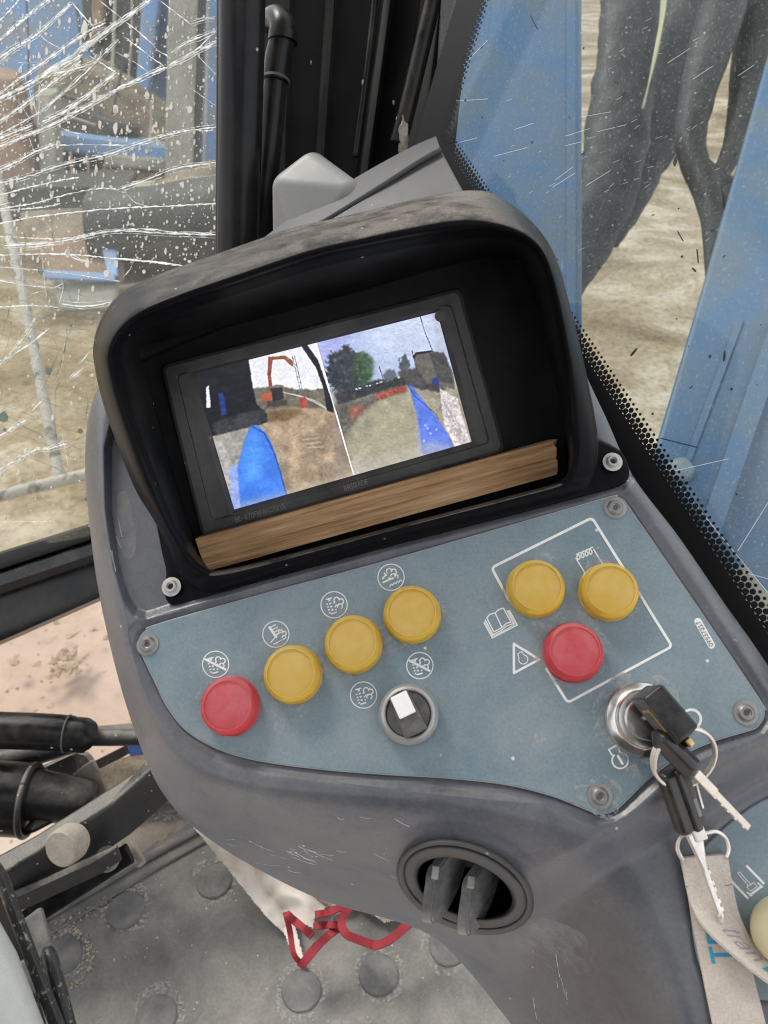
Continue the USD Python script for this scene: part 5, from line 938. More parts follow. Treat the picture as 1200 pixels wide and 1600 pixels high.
# ---------------------------------------------------------------- cracked front window
G1, G2, G3 = pt(375, 0, .645), pt(372, 400, .705), pt(0, 850, 1.06)
gn = np.cross(G2 - G1, G3 - G1); gn = gn if gn @ (CAM - G1) > 0 else -gn
GLS = Plane(G1, gn, G2 - G1)
fw = thing('cracked_window', 'cracked and mud splashed front window of the cab', 'window', pt(100, 830, 1.0))
gp = Polygon(GLS.two(np.array([(-220, -200), (362, -200), (368, 440), (330, 830), (140, 838), (-220, 905)], float)))
obj('pane', GLS.put(extr(gp, -0.006, -0.005)), M['front_glass'], fw, smooth=False)
def za(*p): return [(x / 3.478, y / 3.478) for x, y in p]                  # enlargement of the upper part
def zb(*p): return [(x / 3.478, 200 + y / 3.478) for x, y in p]
def zc(*p): return [(x / 3.556, 400 + y / 3.556) for x, y in p]
BIG = [(za((-20, 235), (60, 165), (140, 95), (275, -10)), 1.7), (za((-10, 340), (100, 255), (210, 180), (300, 100), (390, 20)), 1.5), (za((-10, 320), (90, 250), (170, 215)), 1.1), (za((-10, 120), (60, 50), (110, -10)), 1.0), (za((0, 510), (120, 420), (340, 265), (480, 170), (575, 125)), 1.3), (za((0, 535), (160, 460), (300, 375), (450, 295)), 2.1),
       (za((180, 440), (330, 340), (480, 250), (590, 160), (680, 100), (760, 40), (830, -10)), 1.9), (za((400, 290), (520, 205), (640, 125), (720, 75)), 1.5), (za((-10, 665), (130, 570), (280, 455), (370, 390), (440, 330)), 1.4), (za((270, 400), (370, 385), (510, 340), (560, 270)), 1.2), (za((120, 665), (230, 600), (350, 500), (460, 400), (560, 300), (640, 220)), 1.2), (za((230, 660), (340, 610), (460, 530), (560, 450), (635, 395)), 1.9),
       (za((-10, 755), (180, 680)), 1.5), (za((-10, 800), (120, 745), (280, 680), (450, 590), (640, 485), (800, 410), (900, 365)), 1.8), (za((900, 370), (1000, 320), (1100, 265), (1190, 225)), 1.7), (za((930, 290), (1010, 235), (1100, 195), (1190, 160)), 1.3), (za((980, 325), (1080, 260), (1150, 190)), 1.0), (za((1040, 130), (1110, 110), (1170, 100)), 1.3), (za((-10, 735), (110, 670), (220, 610)), 1.0),
       (za((390, 10), (450, 85), (515, 150)), 0.9), (za((540, 0), (660, 100), (760, 180), (850, 260)), 0.7), (za((670, 195), (780, 280), (890, 360)), 0.7), (za((860, 0), (950, 65), (1040, 135)), 0.7), (za((480, 300), (560, 350), (650, 405)), 0.6), (za((1070, 300), (1120, 350), (1190, 420)), 0.5), (za((850, 270), (930, 320)), 0.7), (za((210, 190), (300, 250), (380, 290)), 0.4), (za((1030, 475), (1180, 580)), 0.35),
       (zb((-10, 230), (100, 180), (190, 130), (300, 90)), 1.3), (zb((0, 300), (160, 260), (340, 200), (560, 150), (740, 90), (900, 40), (1050, 10), (1190, -5)), 1.1), (zb((300, 95), (480, 90), (700, 95)), 0.6), (zb((0, 365), (150, 325), (330, 285), (430, 270)), 1.0), (zb((0, 440), (180, 410), (370, 360), (530, 330), (640, 335)), 0.9), (zb((640, 335), (800, 280), (960, 220), (1190, 185)), 1.2), (zb((0, 520), (150, 490), (300, 470), (600, 440), (900, 425), (1190, 412)), 1.0),
       (zb((0, 590), (200, 600), (370, 600), (600, 560)), 0.6), (zb((20, 640), (260, 625), (420, 600), (620, 560), (900, 572), (1190, 580)), 1.3), (zb((600, 565), (780, 548), (1000, 575)), 0.8), (zb((120, 655), (300, 630)), 1.2), (zb((0, 690), (300, 685), (480, 695), (640, 712), (830, 730), (1010, 752)), 0.9), (zb((390, 690), (520, 745)), 0.5), (zb((0, 450), (240, 430), (330, 410)), 0.8),
       (zb((0, 755), (230, 775), (430, 800), (660, 835)), 0.45), (zb((0, 830), (160, 858), (340, 870)), 0.45),
       (zc((0, 1000), (60, 960), (145, 910)), 1.3), (zc((0, 1185), (100, 1130), (210, 1075), (270, 1072), (375, 1040)), 1.3), (zc((0, 600), (60, 540), (140, 440), (195, 345)), 1.1), (zc((60, 560), (180, 480), (280, 395)), 0.9), (zc((370, 695), (470, 620)), 1.1), (zc((440, 600), (522, 510)), 0.8), (zc((0, 585), (70, 560)), 1.0), (zc((180, 860), (215, 820), (250, 790)), 1.0), (zc((330, 265), (480, 280), (620, 255)), 1.1), (zc((640, 15), (840, 30), (1020, 55)), 1.0), (zc((380, 0), (500, 40)), 0.6), (zc((680, 130), (730, 60), (745, 0)), 0.6),
       (zc((0, 285), (150, 275), (330, 285)), 0.9), (zc((235, 0), (245, 120), (260, 250)), 0.5), (zc((370, 380), (345, 600), (300, 710)), 0.5), (zc((120, 0), (130, 180), (150, 300)), 0.4), (zc((335, 110), (350, 180), (330, 270)), 0.5), (zc((440, 190), (430, 270)), 0.5), (zc((0, 1478), (290, 1475)), 0.35), (za((210, 430), (215, 560), (205, 690)), 0.6), (za((150, 460), (180, 560), (215, 650)), 0.5), (za((160, 750), (185, 830)), 0.8), (za((60, 500), (130, 600), (170, 650)), 0.4)]
BIG = [([(p[0][0] - 170, p[0][1] + (p[0][1] - p[1][1]) * 170 / max(20, p[1][0] - p[0][0]))] + list(p) if p[0][0] < 3 and p[1][0] - p[0][0] > 12 else list(p), w_) for p, w_ in BIG]   # the fractures go on to the left of the picture
DARK = []
for k in range(13):                                                        # fine nearly parallel cracks fanning out low down
    y0 = 405 + k * 24 + rng.normal(0, 4); sl = 0.22 + 0.022 * k + rng.normal(0, 0.015); x1 = rng.uniform(110, 160)
    DARK.append(([(-20, y0), (x1 * 0.5, y0 + sl * x1 * 0.5 + rng.normal(0, 2)), (x1, y0 + sl * x1)], 0.42))
for k in range(6): x0 = rng.uniform(10, 120); y0 = rng.uniform(420, 640); DARK.append(([(x0, y0), (x0 + rng.normal(0, 8), y0 + 25), (x0 - rng.uniform(5, 25), y0 + rng.uniform(50, 90))], 0.4))
for k in range(46):                                                        # a web of hairline cracks in every direction
    x0, y0 = rng.uniform(-10, 200), rng.uniform(60, 780); a_0 = rng.choice([0.45, 0.6, 1.45, 1.7, 2.6, 2.85]) + rng.normal(0, 0.12); L_ = rng.uniform(25, 90)
    pts_ = [(x0, y0)]
    for _ in range(3): a_0 += rng.normal(0, 0.18); pts_.append((pts_[-1][0] + L_ / 3 * math.cos(a_0), pts_[-1][1] + L_ / 3 * math.sin(a_0)))
    (DARK if k % 3 else BIG).append((pts_, rng.uniform(0.25, 0.45)))
DARK += [(za((0, 60), (70, 120), (115, 250)), 0.6), (zc((370, 380), (365, 480), (345, 590), (300, 700)), 0.45), (zc((0, 860), (100, 925), (250, 1010)), 0.45), (zb((270, 440), (285, 570), (290, 620)), 0.5)]
def crack(pts, wpx, seed):
    """A ragged fracture: a shallow ridge of broken glass along the line, its width changing as it goes."""
    r_ = np.random.default_rng(seed); n = max(6, int(LineString(pts).length / 5)); q = spline(np.array(pts, float), n)
    t_ = np.gradient(q, axis=0); t_ /= np.linalg.norm(t_, axis=1, keepdims=True) + 1e-9; nn = np.c_[-t_[:, 1], t_[:, 0]]
    q = q + nn * r_.normal(0, 0.35, (n, 1)); wv = 1.3 * wpx * (0.25 + 0.55 * r_.random(n) + 0.5 * (r_.random(n) > 0.7)) * np.clip(np.minimum(np.arange(n), np.arange(n)[::-1]) / 3 + 0.25, 0, 1)
    a = GLS.hit(*(q + nn * wv[:, None]).T, -0.0048); b = GLS.hit(*(q - nn * wv[:, None]).T, -0.0048); c = GLS.hit(*(q + nn * (wv * r_.uniform(-0.5, 0.5, n))[:, None]).T, -0.0048 + 0.0012 * r_.random(n))
    return loft(np.stack([a, c, b], 1), closed=False)
TWIN = [([(x + rng.normal(0, .6), y + off + rng.normal(0, .8)) for x, y in p], w_ * .3) for p, w_ in BIG if w_ > 1.0 for off in (-3.4, 4.2)]
obj('cracks', cat_([crack(p, w_, k) for k, (p, w_) in enumerate(BIG + TWIN)]), M['crack'], fw, smooth=False, kind='stuff')
obj('fine_cracks', cat_([crack(p, w_, 400 + k) for k, (p, w_) in enumerate(DARK)]), M['crack_dark'], fw, smooth=False, kind='stuff')
sp = []
for k in range(2900):
    u = rng.uniform(-200, 340); v = 560 * rng.beta(1.5, 1.2) - 130 if k < 2450 else rng.uniform(380, 830)
    r_ = abs(rng.normal(0, 0.75)) + 0.4; r_ = r_ * (2.2 if rng.random() < 0.05 else 1); ey = rng.choice([1, 1, 1.3, 2.0, 2.8])
    an = np.linspace(0, 2 * np.pi, 9)[:-1]; g = Polygon(np.c_[u + r_ * np.cos(an) * rng.uniform(0.75, 1.2, 8), v + r_ * ey * np.sin(an) * rng.uniform(0.75, 1.2, 8)])
    sp.append(GLS.put(extr(GLS.shape(g), -0.0049, -0.0044)))
obj('mud_splashes', cat_(sp), M['splash'], fw, smooth=False, kind='stuff')
dk = []
for u, v, r_ in ((242, 182, 6), (70, 580, 5.5), (120, 674, 4.5), (0, 652, 9), (130, 782, 3.5), (25, 157, 3.2), (140, 498, 3), (105, 508, 2.5), (57, 424, 5), (236, 40, 3), (2, 672, 3), (330, 330, 3)):
    an = np.linspace(0, 2 * np.pi, 10)[:-1]; dk.append(GLS.put(extr(GLS.shape(Polygon(np.c_[u + r_ * np.cos(an) * rng.uniform(0.6, 1.2, 9), v + r_ * np.sin(an) * rng.uniform(0.6, 1.2, 9)])), -0.0049, -0.0042)))
obj('dark_flecks', cat_(dk), M['crack_dark'], fw, smooth=False, kind='stuff')
# sill below it: seal, ledge, deep rail
sill = thing('window_sill', 'black steel sill rail under the cracked front window', 'sill', pt(60, 960, 1.05))
def sl(u0, v0, u1, v1, d0=1.06, d1=1.0): return [pt(u0, v0, d0), pt((u0 + u1) / 2, (v0 + v1) / 2, (d0 + d1) / 2), pt(u1, v1, d1)]
def railm(prof, d0=1.06, d1=0.99):
    """Sill section given as rows (v at the left, v at the right, step towards the viewer)."""
    L_ = [pt(-240, v0 - (v1 - v0) * 1.6, d0 + .08 - s_) for v0, v1, s_ in prof]; R_2 = [pt(330, v1 + (v1 - v0) * 1.2, d1 - .06 - s_) for v0, v1, s_ in prof]
    f_ = np.linspace(0, 1, 20)[:, None, None]; S = np.array(L_)[None] * (1 - f_) + np.array(R_2)[None] * f_
    return loft(np.concatenate([S, (S + ray(60, 900) * 0.06)[:, ::-1]], 1), True, True)
obj('seal', railm([(862, 815, 0), (866, 819, .012), (880, 832, .016), (889, 840, .012), (892, 843, 0)]), M['black_deep'], sill, smooth=40)
obj('rail', railm([(893, 844, .0), (897, 848, .022), (915, 865, .030), (928, 876, .026), (934, 881, .010), (960, 903, .012), (985, 924, .018), (1002, 936, .012), (1008, 942, -.01)]), M['black_steel'], sill, smooth=25)

# ---------------------------------------------------------------- lower window: pink tinted pane down to the floor
LW = thing('lower_window', 'lower front window pane tinted pale pink below the sill rail', 'window', pt(100, 1200, .95))
L1, L2, L3 = pt(-150, 1040, 1.10), pt(240, 900, 0.99), pt(100, 1240, 1.02)
ln_ = np.cross(L2 - L1, L3 - L1); ln_ = ln_ if ln_ @ (CAM - L1) > 0 else -ln_
LWP = Plane(L1, ln_, L2 - L1)
obj('pane', LWP.put(extr(Polygon(LWP.two(np.array([(-180, 1020), (330, 860), (360, 1130), (200, 1190), (0, 1240), (-180, 1280)], float))), -0.003, -0.002)), M['lower_glass'], LW, smooth=False)

# ---------------------------------------------------------------- pedal and lever gear at the left
gear = thing('lever_linkage', 'black muddy pedal linkage with damper tubes, bracket and bolted beam left of the console', 'linkage', pt(100, 1330, 1.0))
obj('damper_tube', tube([pt(-330, 1128, .92), pt(-90, 1138, .93), pt(60, 1143, .94), pt(112, 1147, .945)], .0225, 26, 20, squash=0.95), M['black_steel'], gear, smooth=40)
obj('tube_sleeve', tube([pt(104, 1147, .944), pt(134, 1149, .946), pt(139, 1149.5, .947)], [.0212, .0212, .017], 26, 12), M['black_steel'], gear, smooth=40)
obj('retaining_ring', torus(pt(105, 1146.6, .944), pt(140, 1149, .946) - pt(60, 1143, .94), .0222, .0012), M['grey_trim'], gear, smooth=True)
obj('damper_rod', tube([pt(130, 1152, .955), pt(190, 1152, .96), pt(290, 1150, .965)], .0105, 18, 12), M['muddy_steel'], gear, smooth=40)
obj('rod_cover', bar(pt(138, 1143, .957), pt(290, 1130, .972), .012, .004, PAN.n, .001), M['dusty_steel'], gear, smooth=30)
obj('cable', tube([pt(-60, 1205, .99), pt(20, 1186, .98), pt(80, 1173, .975), pt(135, 1163, .97)], [.02, .017, .012, .006], 14, 20), M['muddy_steel'], gear, smooth=True)
obj('pivot_tube', tube([pt(-360, 1230, .91), pt(-110, 1242, .92), pt(0, 1247, .925), pt(45, 1250, .93)], .043, 34, 16), M['black_steel'], gear, smooth=40)
obj('end_ring', torus(pt(47, 1250, .93), pt(45, 1250, .93) - pt(-110, 1242, .92), .041, .004), M['muddy_steel'], gear, smooth=True)
obj('pivot_shaft', tube([pt(40, 1240, .945), pt(100, 1248, .955), pt(132, 1252, .96), pt(141, 1254, .962)], [.031, .029, .027, .021], 28, 20), M['muddy_steel'], gear, smooth=40)
obj('web_plate', rhull([pt(52, 1296, .925), pt(72, 1255, .945), pt(110, 1266, .95), pt(40, 1300, .93)], .004), M['muddy_steel'], gear, smooth=30)
# U bracket with an opening
ub = np.array([pt(40, 1212, 1.0), pt(110, 1178, 1.01), pt(128, 1176, 1.005), pt(142, 1186, 1.0), pt(168, 1240, .985)])
obj('bracket', ribbon(spline(ub, 20), spline(ub, 20) + ray(90, 1230) * .0 + np.array([0, -.012, -.045]), .007, 60, 6), M['muddy_steel'], gear, smooth=30)
obj('bracket_leg', rhull([pt(118, 1212, .985), pt(145, 1192, .985), pt(166, 1238, .975), pt(140, 1244, .975)], .004), M['dusty_steel'], gear, smooth=30)
# bent beam: dusty top face, dark face to the operator
def beam(path, dv, w, mat, name, r=.005):
    A_ = [pt(*q) for q in path]; ms = []
    for a, b in zip(A_, A_[1:]):
        ps = []
        for q in (a, b): ps += [q, q + np.array([0.02, w, 0.006]), q + np.array(dv), q + np.array(dv) + np.array([0.02, w, 0.006])]
        ms.append(rhull(ps, r, 12))
    return obj(name, cat_(ms), M[mat], gear, smooth=30)
beam([(-120, 1432, .83), (20, 1356, .855), (110, 1298, .875), (180, 1252, .89), (262, 1182, .905)], (0.004, -.006, -.055), .03, 'muddy_steel', 'beam')
beam([(-100, 1455, .845), (40, 1396, .86), (150, 1345, .872)], (0.002, -.004, -.016), .012, 'muddy_steel', 'flange', .003)
bp_ = pt(102, 1322, .842); bd = unit(pt(96, 1328, .80) - pt(104, 1319, .86)); bd = unit(np.array([-0.25, -0.75, 0.55]))
obj('stop_button', orient(lathe([(.017, -.02), (.0205, -.012), (.0208, 0), (.0202, .0065), (.0185, .0085), (.0005, .009)], 40), bp_, np.cross(bd, [0, 0, 1]), z=bd), M['dusty_steel'], gear, smooth=30, label='round mud coloured stop on the beam')
obj('foot_plate', rhull([pt(-30, 1470, .875), pt(30, 1432, .885), pt(196, 1322, .915), pt(206, 1345, .915), pt(40, 1437, .885), pt(-20, 1490, .872)], .003), M['black_steel'], gear, smooth=30)
bo = pt(168, 1342, .895); bz = unit(np.array([-0.05, -0.55, 0.85]))
hexb = cat_([lathe([(.0145, 0), (.0145, .002), (.011, .0026), (.0005, .0026)], 28), trimesh.creation.cylinder(.0098, .011, sections=6).apply_translation([0, 0, .0075])])
obj('hex_bolt', orient(hexb, bo, np.cross(bz, [0.3, 0, 1]), z=bz), M['dusty_steel'], gear, smooth=25)
obj('edge_strip', cat_([bar(pt(60, 1428, .90), pt(212, 1345, .925), .006, .005, (0, -.5, .8), .001)]), M['dusty_steel'], gear, smooth=30)
obj('corner_post', bar(pt(196, 1310, .95), pt(222, 1352, .935), .012, .012, (0, -.5, .8), .003), M['dusty_steel'], gear, smooth=30)
obj('blue_clip', rhull([pt(203, 1166, 1.01), pt(222, 1162, 1.01), pt(222, 1176, 1.01), pt(206, 1178, 1.01)], .003), plain('clip_blue', (0.02, 0.10, 0.42), 0.4), gear, smooth=30)
obj('sill_edge', cat_([bar(pt(150, 1196, 1.03), pt(300, 1120, 1.03), .012, .008, (0, -.5, .8), .002)]), M['black_deep'], gear, smooth=30)
dirtp = Polygon([atz(u, v, 0.02)[:2] for u, v in ((140, 1232), (160, 1198), (230, 1166), (330, 1120), (330, 1230), (190, 1260))])
obj('dry_dirt', sheet(dirtp, -0.01, 0.02, .008, .012, 40, 8), M['mud_fleck'], smooth=40, label='caked dry dirt in the corner beneath the lower window', cat='dirt', kind='stuff')
dusty('dirt_brown', (0.2, 0.15, 0.095), (0.32, 0.26, 0.18), 0.5, 30, 0.9, 0.95, 200, 0.3, 0.5, 0.003)
UsdShade.MaterialBindingAPI.Apply(stage.GetPrimAtPath('/World/dry_dirt')).Bind(M['dirt_brown'])

pb = []
for k in range(120):
    if k < 45: u, v = 100 + rng.normal(0, 14), 1034 + rng.normal(0, 9)
    else: u, v = rng.uniform(-60, 260), rng.uniform(945, 1240)
    p = atz(u, v, GROUND_Z + 0.03); s_ = abs(rng.normal(0, 0.005)) + 0.003; pb.append(hull(p + rng.normal(0, s_, (9, 3)) * [1.2, 1.2, 0.6]))
obj('pebbles', cat_(pb), M['dirt_brown'], smooth=False, label='small brown stones and clods on the pale ground below the sill', cat='stones', kind='stuff')
obj('mat_lip', cat_([tube([atz(u, v, 0.004) for u, v in ((-20, 1472), (60, 1438), (208, 1352), (330, 1284))], 0.006, 10, 30, squash=0.6), tube([atz(u, v, 0.002) for u, v in ((62, 1468), (130, 1428), (220, 1372), (345, 1300))], 0.0022, 8, 30)]), M['floor_stud'], floor, smooth=True)

# seat side box and its worn guard rails, lower left corner
seat = thing('seat_box', 'pale grey green padded seat side at the lower left corner', 'seat', pt(0, 1560, .62))
obj('cushion', rhull([pt(-160, 1395, .66), pt(-22, 1445, .665), pt(8, 1500, .655), pt(60, 1640, .62), pt(-160, 1700, .6), pt(-22, 1445, .72), pt(55, 1640, .70)], .010, 20), M['seat_grey'], seat, smooth=40)
gd = thing('guard_rail', 'black guard rails with worn scratched paint beside the seat', 'rail', pt(70, 1600, .72))
obj('rail', tube([pt(-30, 1330, .74), pt(0, 1368, .74), pt(20, 1420, .735), pt(60, 1525, .72), pt(112, 1660, .69)], .0062, 12, 40, squash=1.5), M['worn_black'], gd, smooth=40)
obj('rail', tube([pt(72, 1489, .75), pt(76, 1492, .748), pt(88, 1535, .735), pt(122, 1665, .71)], [.004, .0072, .0075, .0075], 14, 30), M['worn_black'], gd, smooth=40)
obj('channel', rhull([pt(-60, 1380, .80), pt(5, 1400, .80), pt(70, 1640, .74), pt(-60, 1640, .74), pt(10, 1420, .83), pt(80, 1650, .77)], .004), M['black_deep'], gd, smooth=30)
obj('bracket', rhull([pt(26, 1510, .755), pt(52, 1500, .755), pt(66, 1545, .745), pt(40, 1556, .745)], .004), M['muddy_steel'], gd, smooth=30)
obj('support', rhull([pt(42, 1440, .80), pt(62, 1425, .80), pt(76, 1480, .785), pt(60, 1500, .785)], .004), M['floor_stud'], gd, smooth=30)

# ---------------------------------------------------------------- rag under the console
RG = [(285, 1270), (315, 1305), (350, 1348), (385, 1390), (420, 1420), (445, 1432), (455, 1495), (478, 1512), (500, 1478), (530, 1440), (552, 1462), (585, 1480), (615, 1466), (645, 1440), (700, 1420), (640, 1340), (480, 1280), (340, 1230)]
U_, V_ = np.meshgrid(np.arange(270, 700, 3.0), np.arange(1220, 1520, 3.0), indexing='ij')
cl = np.stack([U_ / 60, V_ / 60, U_ * 0], -1)
fold = np.abs(np.sin((U_ * 0.85 - V_ * 0.35) / 17 + 4.5 * meshkit.noise(cl * 0.8, 4))) ** 0.6
zz = -0.006 + 0.035 * meshkit.noise(cl * 0.8, 2) + 0.045 * fold * meshkit.noise(cl * 0.6, 6) + 0.012 * meshkit.noise(cl * 3, 9)
zz *= 0.35 + 0.65 * sstep(1500 - V_, 0, 130); zz += 0.06 * sstep(1390 - V_, 0, 120)
Rw = CAM + ray(U_, V_) * ((zz - 1.0) / ray(U_, V_)[..., 2])[..., None]
m_ = loft(Rw, closed=False); cuv = np.stack([U_, V_], -1).reshape(-1, 2)[m_.faces].mean(1)
body_r = [(285, 1270), (315, 1305), (350, 1348), (385, 1392), (418, 1432), (446, 1458), (462, 1500), (476, 1508), (455, 1432), (488, 1448), (490, 1430), (510, 1416), (560, 1408), (600, 1440), (700, 1425), (640, 1340), (480, 1280), (340, 1230)]
ok = shapely.contains_xy(Polygon(body_r).buffer(1.5), cuv[:, 0], cuv[:, 1])
rag = thing('rag', 'crumpled cream cloth with red edging and brown stains under the console', 'cloth', atz(500, 1450, 0.0))
obj('fabric', trimesh.Trimesh(m_.vertices, m_.faces[ok], process=False), M['cloth'], rag, smooth=True)
def hem(pts, w, z, n=40):
    q = spline(np.array(pts, float), n); t_ = unit(np.gradient(q, axis=0)); nn = np.c_[-t_[:, 1], t_[:, 0]] * w / 2
    zc = np.interp(np.linspace(0, 1, n), np.linspace(0, 1, len(z)), z) + 0.003 * np.sin(np.arange(n) * 0.3)
    a, b = q + nn, q - nn
    f = lambda s_: CAM + ray(s_[:, 0], s_[:, 1]) * ((zc + 0.025 - 1.0) / ray(s_[:, 0], s_[:, 1])[:, 2])[:, None]
    return ribbon(f(a), f(b), .003, n, 4)
obj('red_hem', hem([(446, 1426), (453, 1455), (459, 1490), (473, 1508)], 9, [.05, .04, .03, .02]), M['red_trim'], rag, smooth=40)
obj('red_hem', hem([(448, 1428), (464, 1442), (488, 1462)], 12, [.055, .05, .045]), M['red_trim'], rag, smooth=40)
obj('red_hem', hem([(470, 1510), (492, 1482), (515, 1460), (529, 1450)], 13, [.02, .035, .05, .05]), M['red_trim'], rag, smooth=40)
obj('red_hem', hem([(494, 1429), (512, 1426), (534, 1417)], 11, [.06, .062, .065]), M['red_trim'], rag, smooth=40)
obj('red_hem', hem([(492, 1448), (510, 1445), (530, 1446)], 11, [.05, .052, .055]), M['red_trim'], rag, smooth=40)
obj('red_hem', hem([(572, 1410), (552, 1414), (538, 1428), (534, 1446), (542, 1460), (560, 1468), (588, 1478)], 13, [.075, .07, .065, .06, .055, .05, .04]), M['red_trim'], rag, smooth=40)
obj('red_hem', hem([(582, 1479), (608, 1469), (632, 1449), (655, 1430)], 13, [.04, .042, .045, .05]), M['red_trim'], rag, smooth=40)
obj('knot', rhull([atz(526, 1430, .068), atz(533, 1428, .07), atz(531, 1450, .062), atz(525, 1449, .06)], .004), M['knob_black'], rag, smooth=40)

# ================================================================== OUTSIDE
# blue boom column right of the corner post
col_b = thing('blue_column', 'tall weathered blue steel column standing just beyond the side window', 'column', [*pt(850, 300, 1.7)[:2], GROUND_Z])
dC = 1.62
def upright(u, d_): return pt(u, 250, d_)
rC_ = pt(904, 250, dC); dirc = unit(pt(906, 700, dC * 0.86) - pt(904, 0, dC * 1.12))
# the column's edge is upright in the picture: follow that direction in space
e0, e1_ = pt(904, -150, 1.66), pt(904, 760, 1.34)
l0, l1_ = pt(640, -150, 1.60), pt(640, 760, 1.28)
back_ = ray(900, 300) * 0.0 + np.array([0.10, 0.5, 0.0])
obj('shell', rhull([e0, e1_, l0, l1_, e0 + [-.05, .35, 0], e1_ + [-.05, .35, 0], l0 + [-.1, .35, 0], l1_ + [-.1, .35, 0]], .006, 12), M['blue_paint'], col_b, smooth=30)
def onface(u, v, off=0.004):
    n_ = unit(np.cross(e1_ - e0, l0 - e0)); n_ = n_ if n_ @ (CAM - e0) > 0 else -n_
    P0 = Plane(e0 + n_ * (.006 + off), n_, e1_ - e0); return P0.hit(u, v), n_
def strip(uvs, t_, mat, name, lab=None):
    ps = [onface(u, v, 0.0)[0] for u, v in uvs]; n_ = onface(0, 0)[1]; return obj(name, hull([q + n_ * k for q in ps for k in (0, t_)]), M[mat], col_b, smooth=20, label=lab)
strip([(884, -140), (898, -140), (898, 740), (884, 740)], .004, 'blue_paint', 'edge_flange')
strip([(770, -140), (790, -140), (765, 740), (745, 740)], .006, 'blue_paint', 'stiffener')
dusty('worn_reflection_blue', (0.10, 0.17, 0.25), (0.16, 0.17, 0.15), 0.4, 14, 0.5, 0.8, 150, 0.1, 0.2, 0.001)  # serves the painted reflection, the flaking patch and the bosses
strip([(820, 88), (854, 114), (836, 190), (812, 250), (768, 245), (790, 180)], .003, 'worn_reflection_blue', 'worn_reflection_patch', 'paler patch painted for the window reflection over the column')  # paler colour stands for a reflection in the window glass
strip([(788, 300), (850, 250), (864, 330), (880, 420), (850, 460), (830, 380), (790, 330)], .0022, 'worn_reflection_blue', 'worn_reflection_patch', 'flaking grey patch low on the column')
# blue boom foot at the right
bm = thing('blue_boom', 'broad blue steel boom leaning across the right of the side window', 'boom', [*pt(1200, 600, 1.1)[:2], GROUND_Z])
p0, p1, p2_ = pt(1213, 60, 1.30), pt(1096, 480, 1.06), pt(985, 860, .90)
q0_, q1_, q2_ = pt(1500, 60, 1.20), pt(1420, 480, .98), pt(1330, 1200, .80)
bk = lambda q: unit(q - CAM) * .25 + np.array([.04, 0, 0])
obj('plate', cat_([rhull([p0, p1, q0_, q1_, p0 + bk(p0), q0_ + bk(q0_)], .006, 12), rhull([p1, p2_, q1_, q2_, p1 + bk(p1), q1_ + bk(q1_), p2_ + bk(p2_)], .006, 12)]), M['blue_paint'], bm, smooth=30)
nb = unit(np.cross(p1 - p0, q0_ - p0)); nb = nb if nb @ (CAM - p0) > 0 else -nb
nb2 = unit(np.cross(p2_ - p1, q1_ - p1)); nb2 = nb2 if nb2 @ (CAM - p1) > 0 else -nb2
def bpt(u, v, off):
    P0 = Plane(p1 + nb * off, nb, p1 - p0) if v < 480 else Plane(p1 + nb2 * off, nb2, p2_ - p1); return P0.hit(u, v)
def bstrip(uvs, t_, mat, name, lab=None):
    return obj(name, hull([bpt(u, v, k) for u, v in uvs for k in (.004, .004 + t_)]), M[mat], bm, smooth=20, label=lab)
bstrip([(1205, 500), (1240, 500), (1120, 850), (1085, 850)], .014, 'blue_paint', 'rib'); bstrip([(1150, 500), (1162, 500), (1050, 800), (1040, 800)], .005, 'blue_paint', 'seam')
for u, v, s_ in ((1063, 735, .017), (1186, 610, .013)):
    n_ = nb2; o_ = bpt(u, v, .008); obj('round_boss', orient(rough(lathe([(s_, -.004), (s_, .003), (s_ * .8, .006), (.0005, .0065)], 24), .002, 90, int(u)), o_, p2_ - p1, z=n_), M['worn_reflection_blue'], bm, smooth=40)
bstrip([(1120, 940), (1160, 880), (1230, 960), (1230, 1100), (1160, 1060)], .002, 'concrete_dirty', 'grey_patch', 'bare grey patch low on the boom')
# hanging black rubber hoses between column and boom
def hose(name, pts, rad, mat, lab, squash=1.0, n=60, grp=None, amp=0.0):
    m = tube([pt(*q) for q in pts], rad, 22, n, squash=squash); m = rough(m, amp, 22, int(pts[0][0])) if amp else m
    return obj(name, m, M[mat], label=lab, cat='hose', group=grp, smooth=True)
def hosepx(name, pts, mat, lab, sq=1.0, amp=0.0): hose(name, [p[:3] for p in pts], [p[3] * p[2] / 1200 for p in pts], mat, lab, sq, 70, None, amp)
hosepx('rubber_sheath', [(988, -120, 2.5, 48), (987, 0, 2.42, 46), (977, 100, 2.34, 46), (966, 200, 2.25, 50), (950, 290, 2.15, 47), (922, 375, 2.05, 38), (893, 440, 1.98, 24), (860, 500, 1.9, 8)], 'black_rubber', 'broad ragged black rubber sheath tapering down behind the blue column', .6, .007)
hosepx('rubber_sheath', [(1098, -120, 2.75, 56), (1094, 0, 2.68, 56), (1078, 80, 2.6, 54), (1048, 165, 2.5, 44), (1016, 245, 2.4, 32), (985, 320, 2.3, 22), (958, 380, 2.2, 10)], 'black_rubber', 'second black rubber sheath right of the yellow gap of light', .6, .007)
hosepx('hydraulic_hose', [(1140, -120, 2.2, 40), (1130, 0, 2.12, 36), (1108, 80, 2.05, 33), (1087, 160, 1.98, 27), (1079, 215, 1.92, 24), (1087, 260, 1.87, 22), (1104, 300, 1.82, 21), (1112, 350, 1.77, 16), (1110, 400, 1.72, 10), (1108, 450, 1.68, 6)], 'black_rubber', 'thick black hose bending down between the sheath and the blue boom', .9, .002)
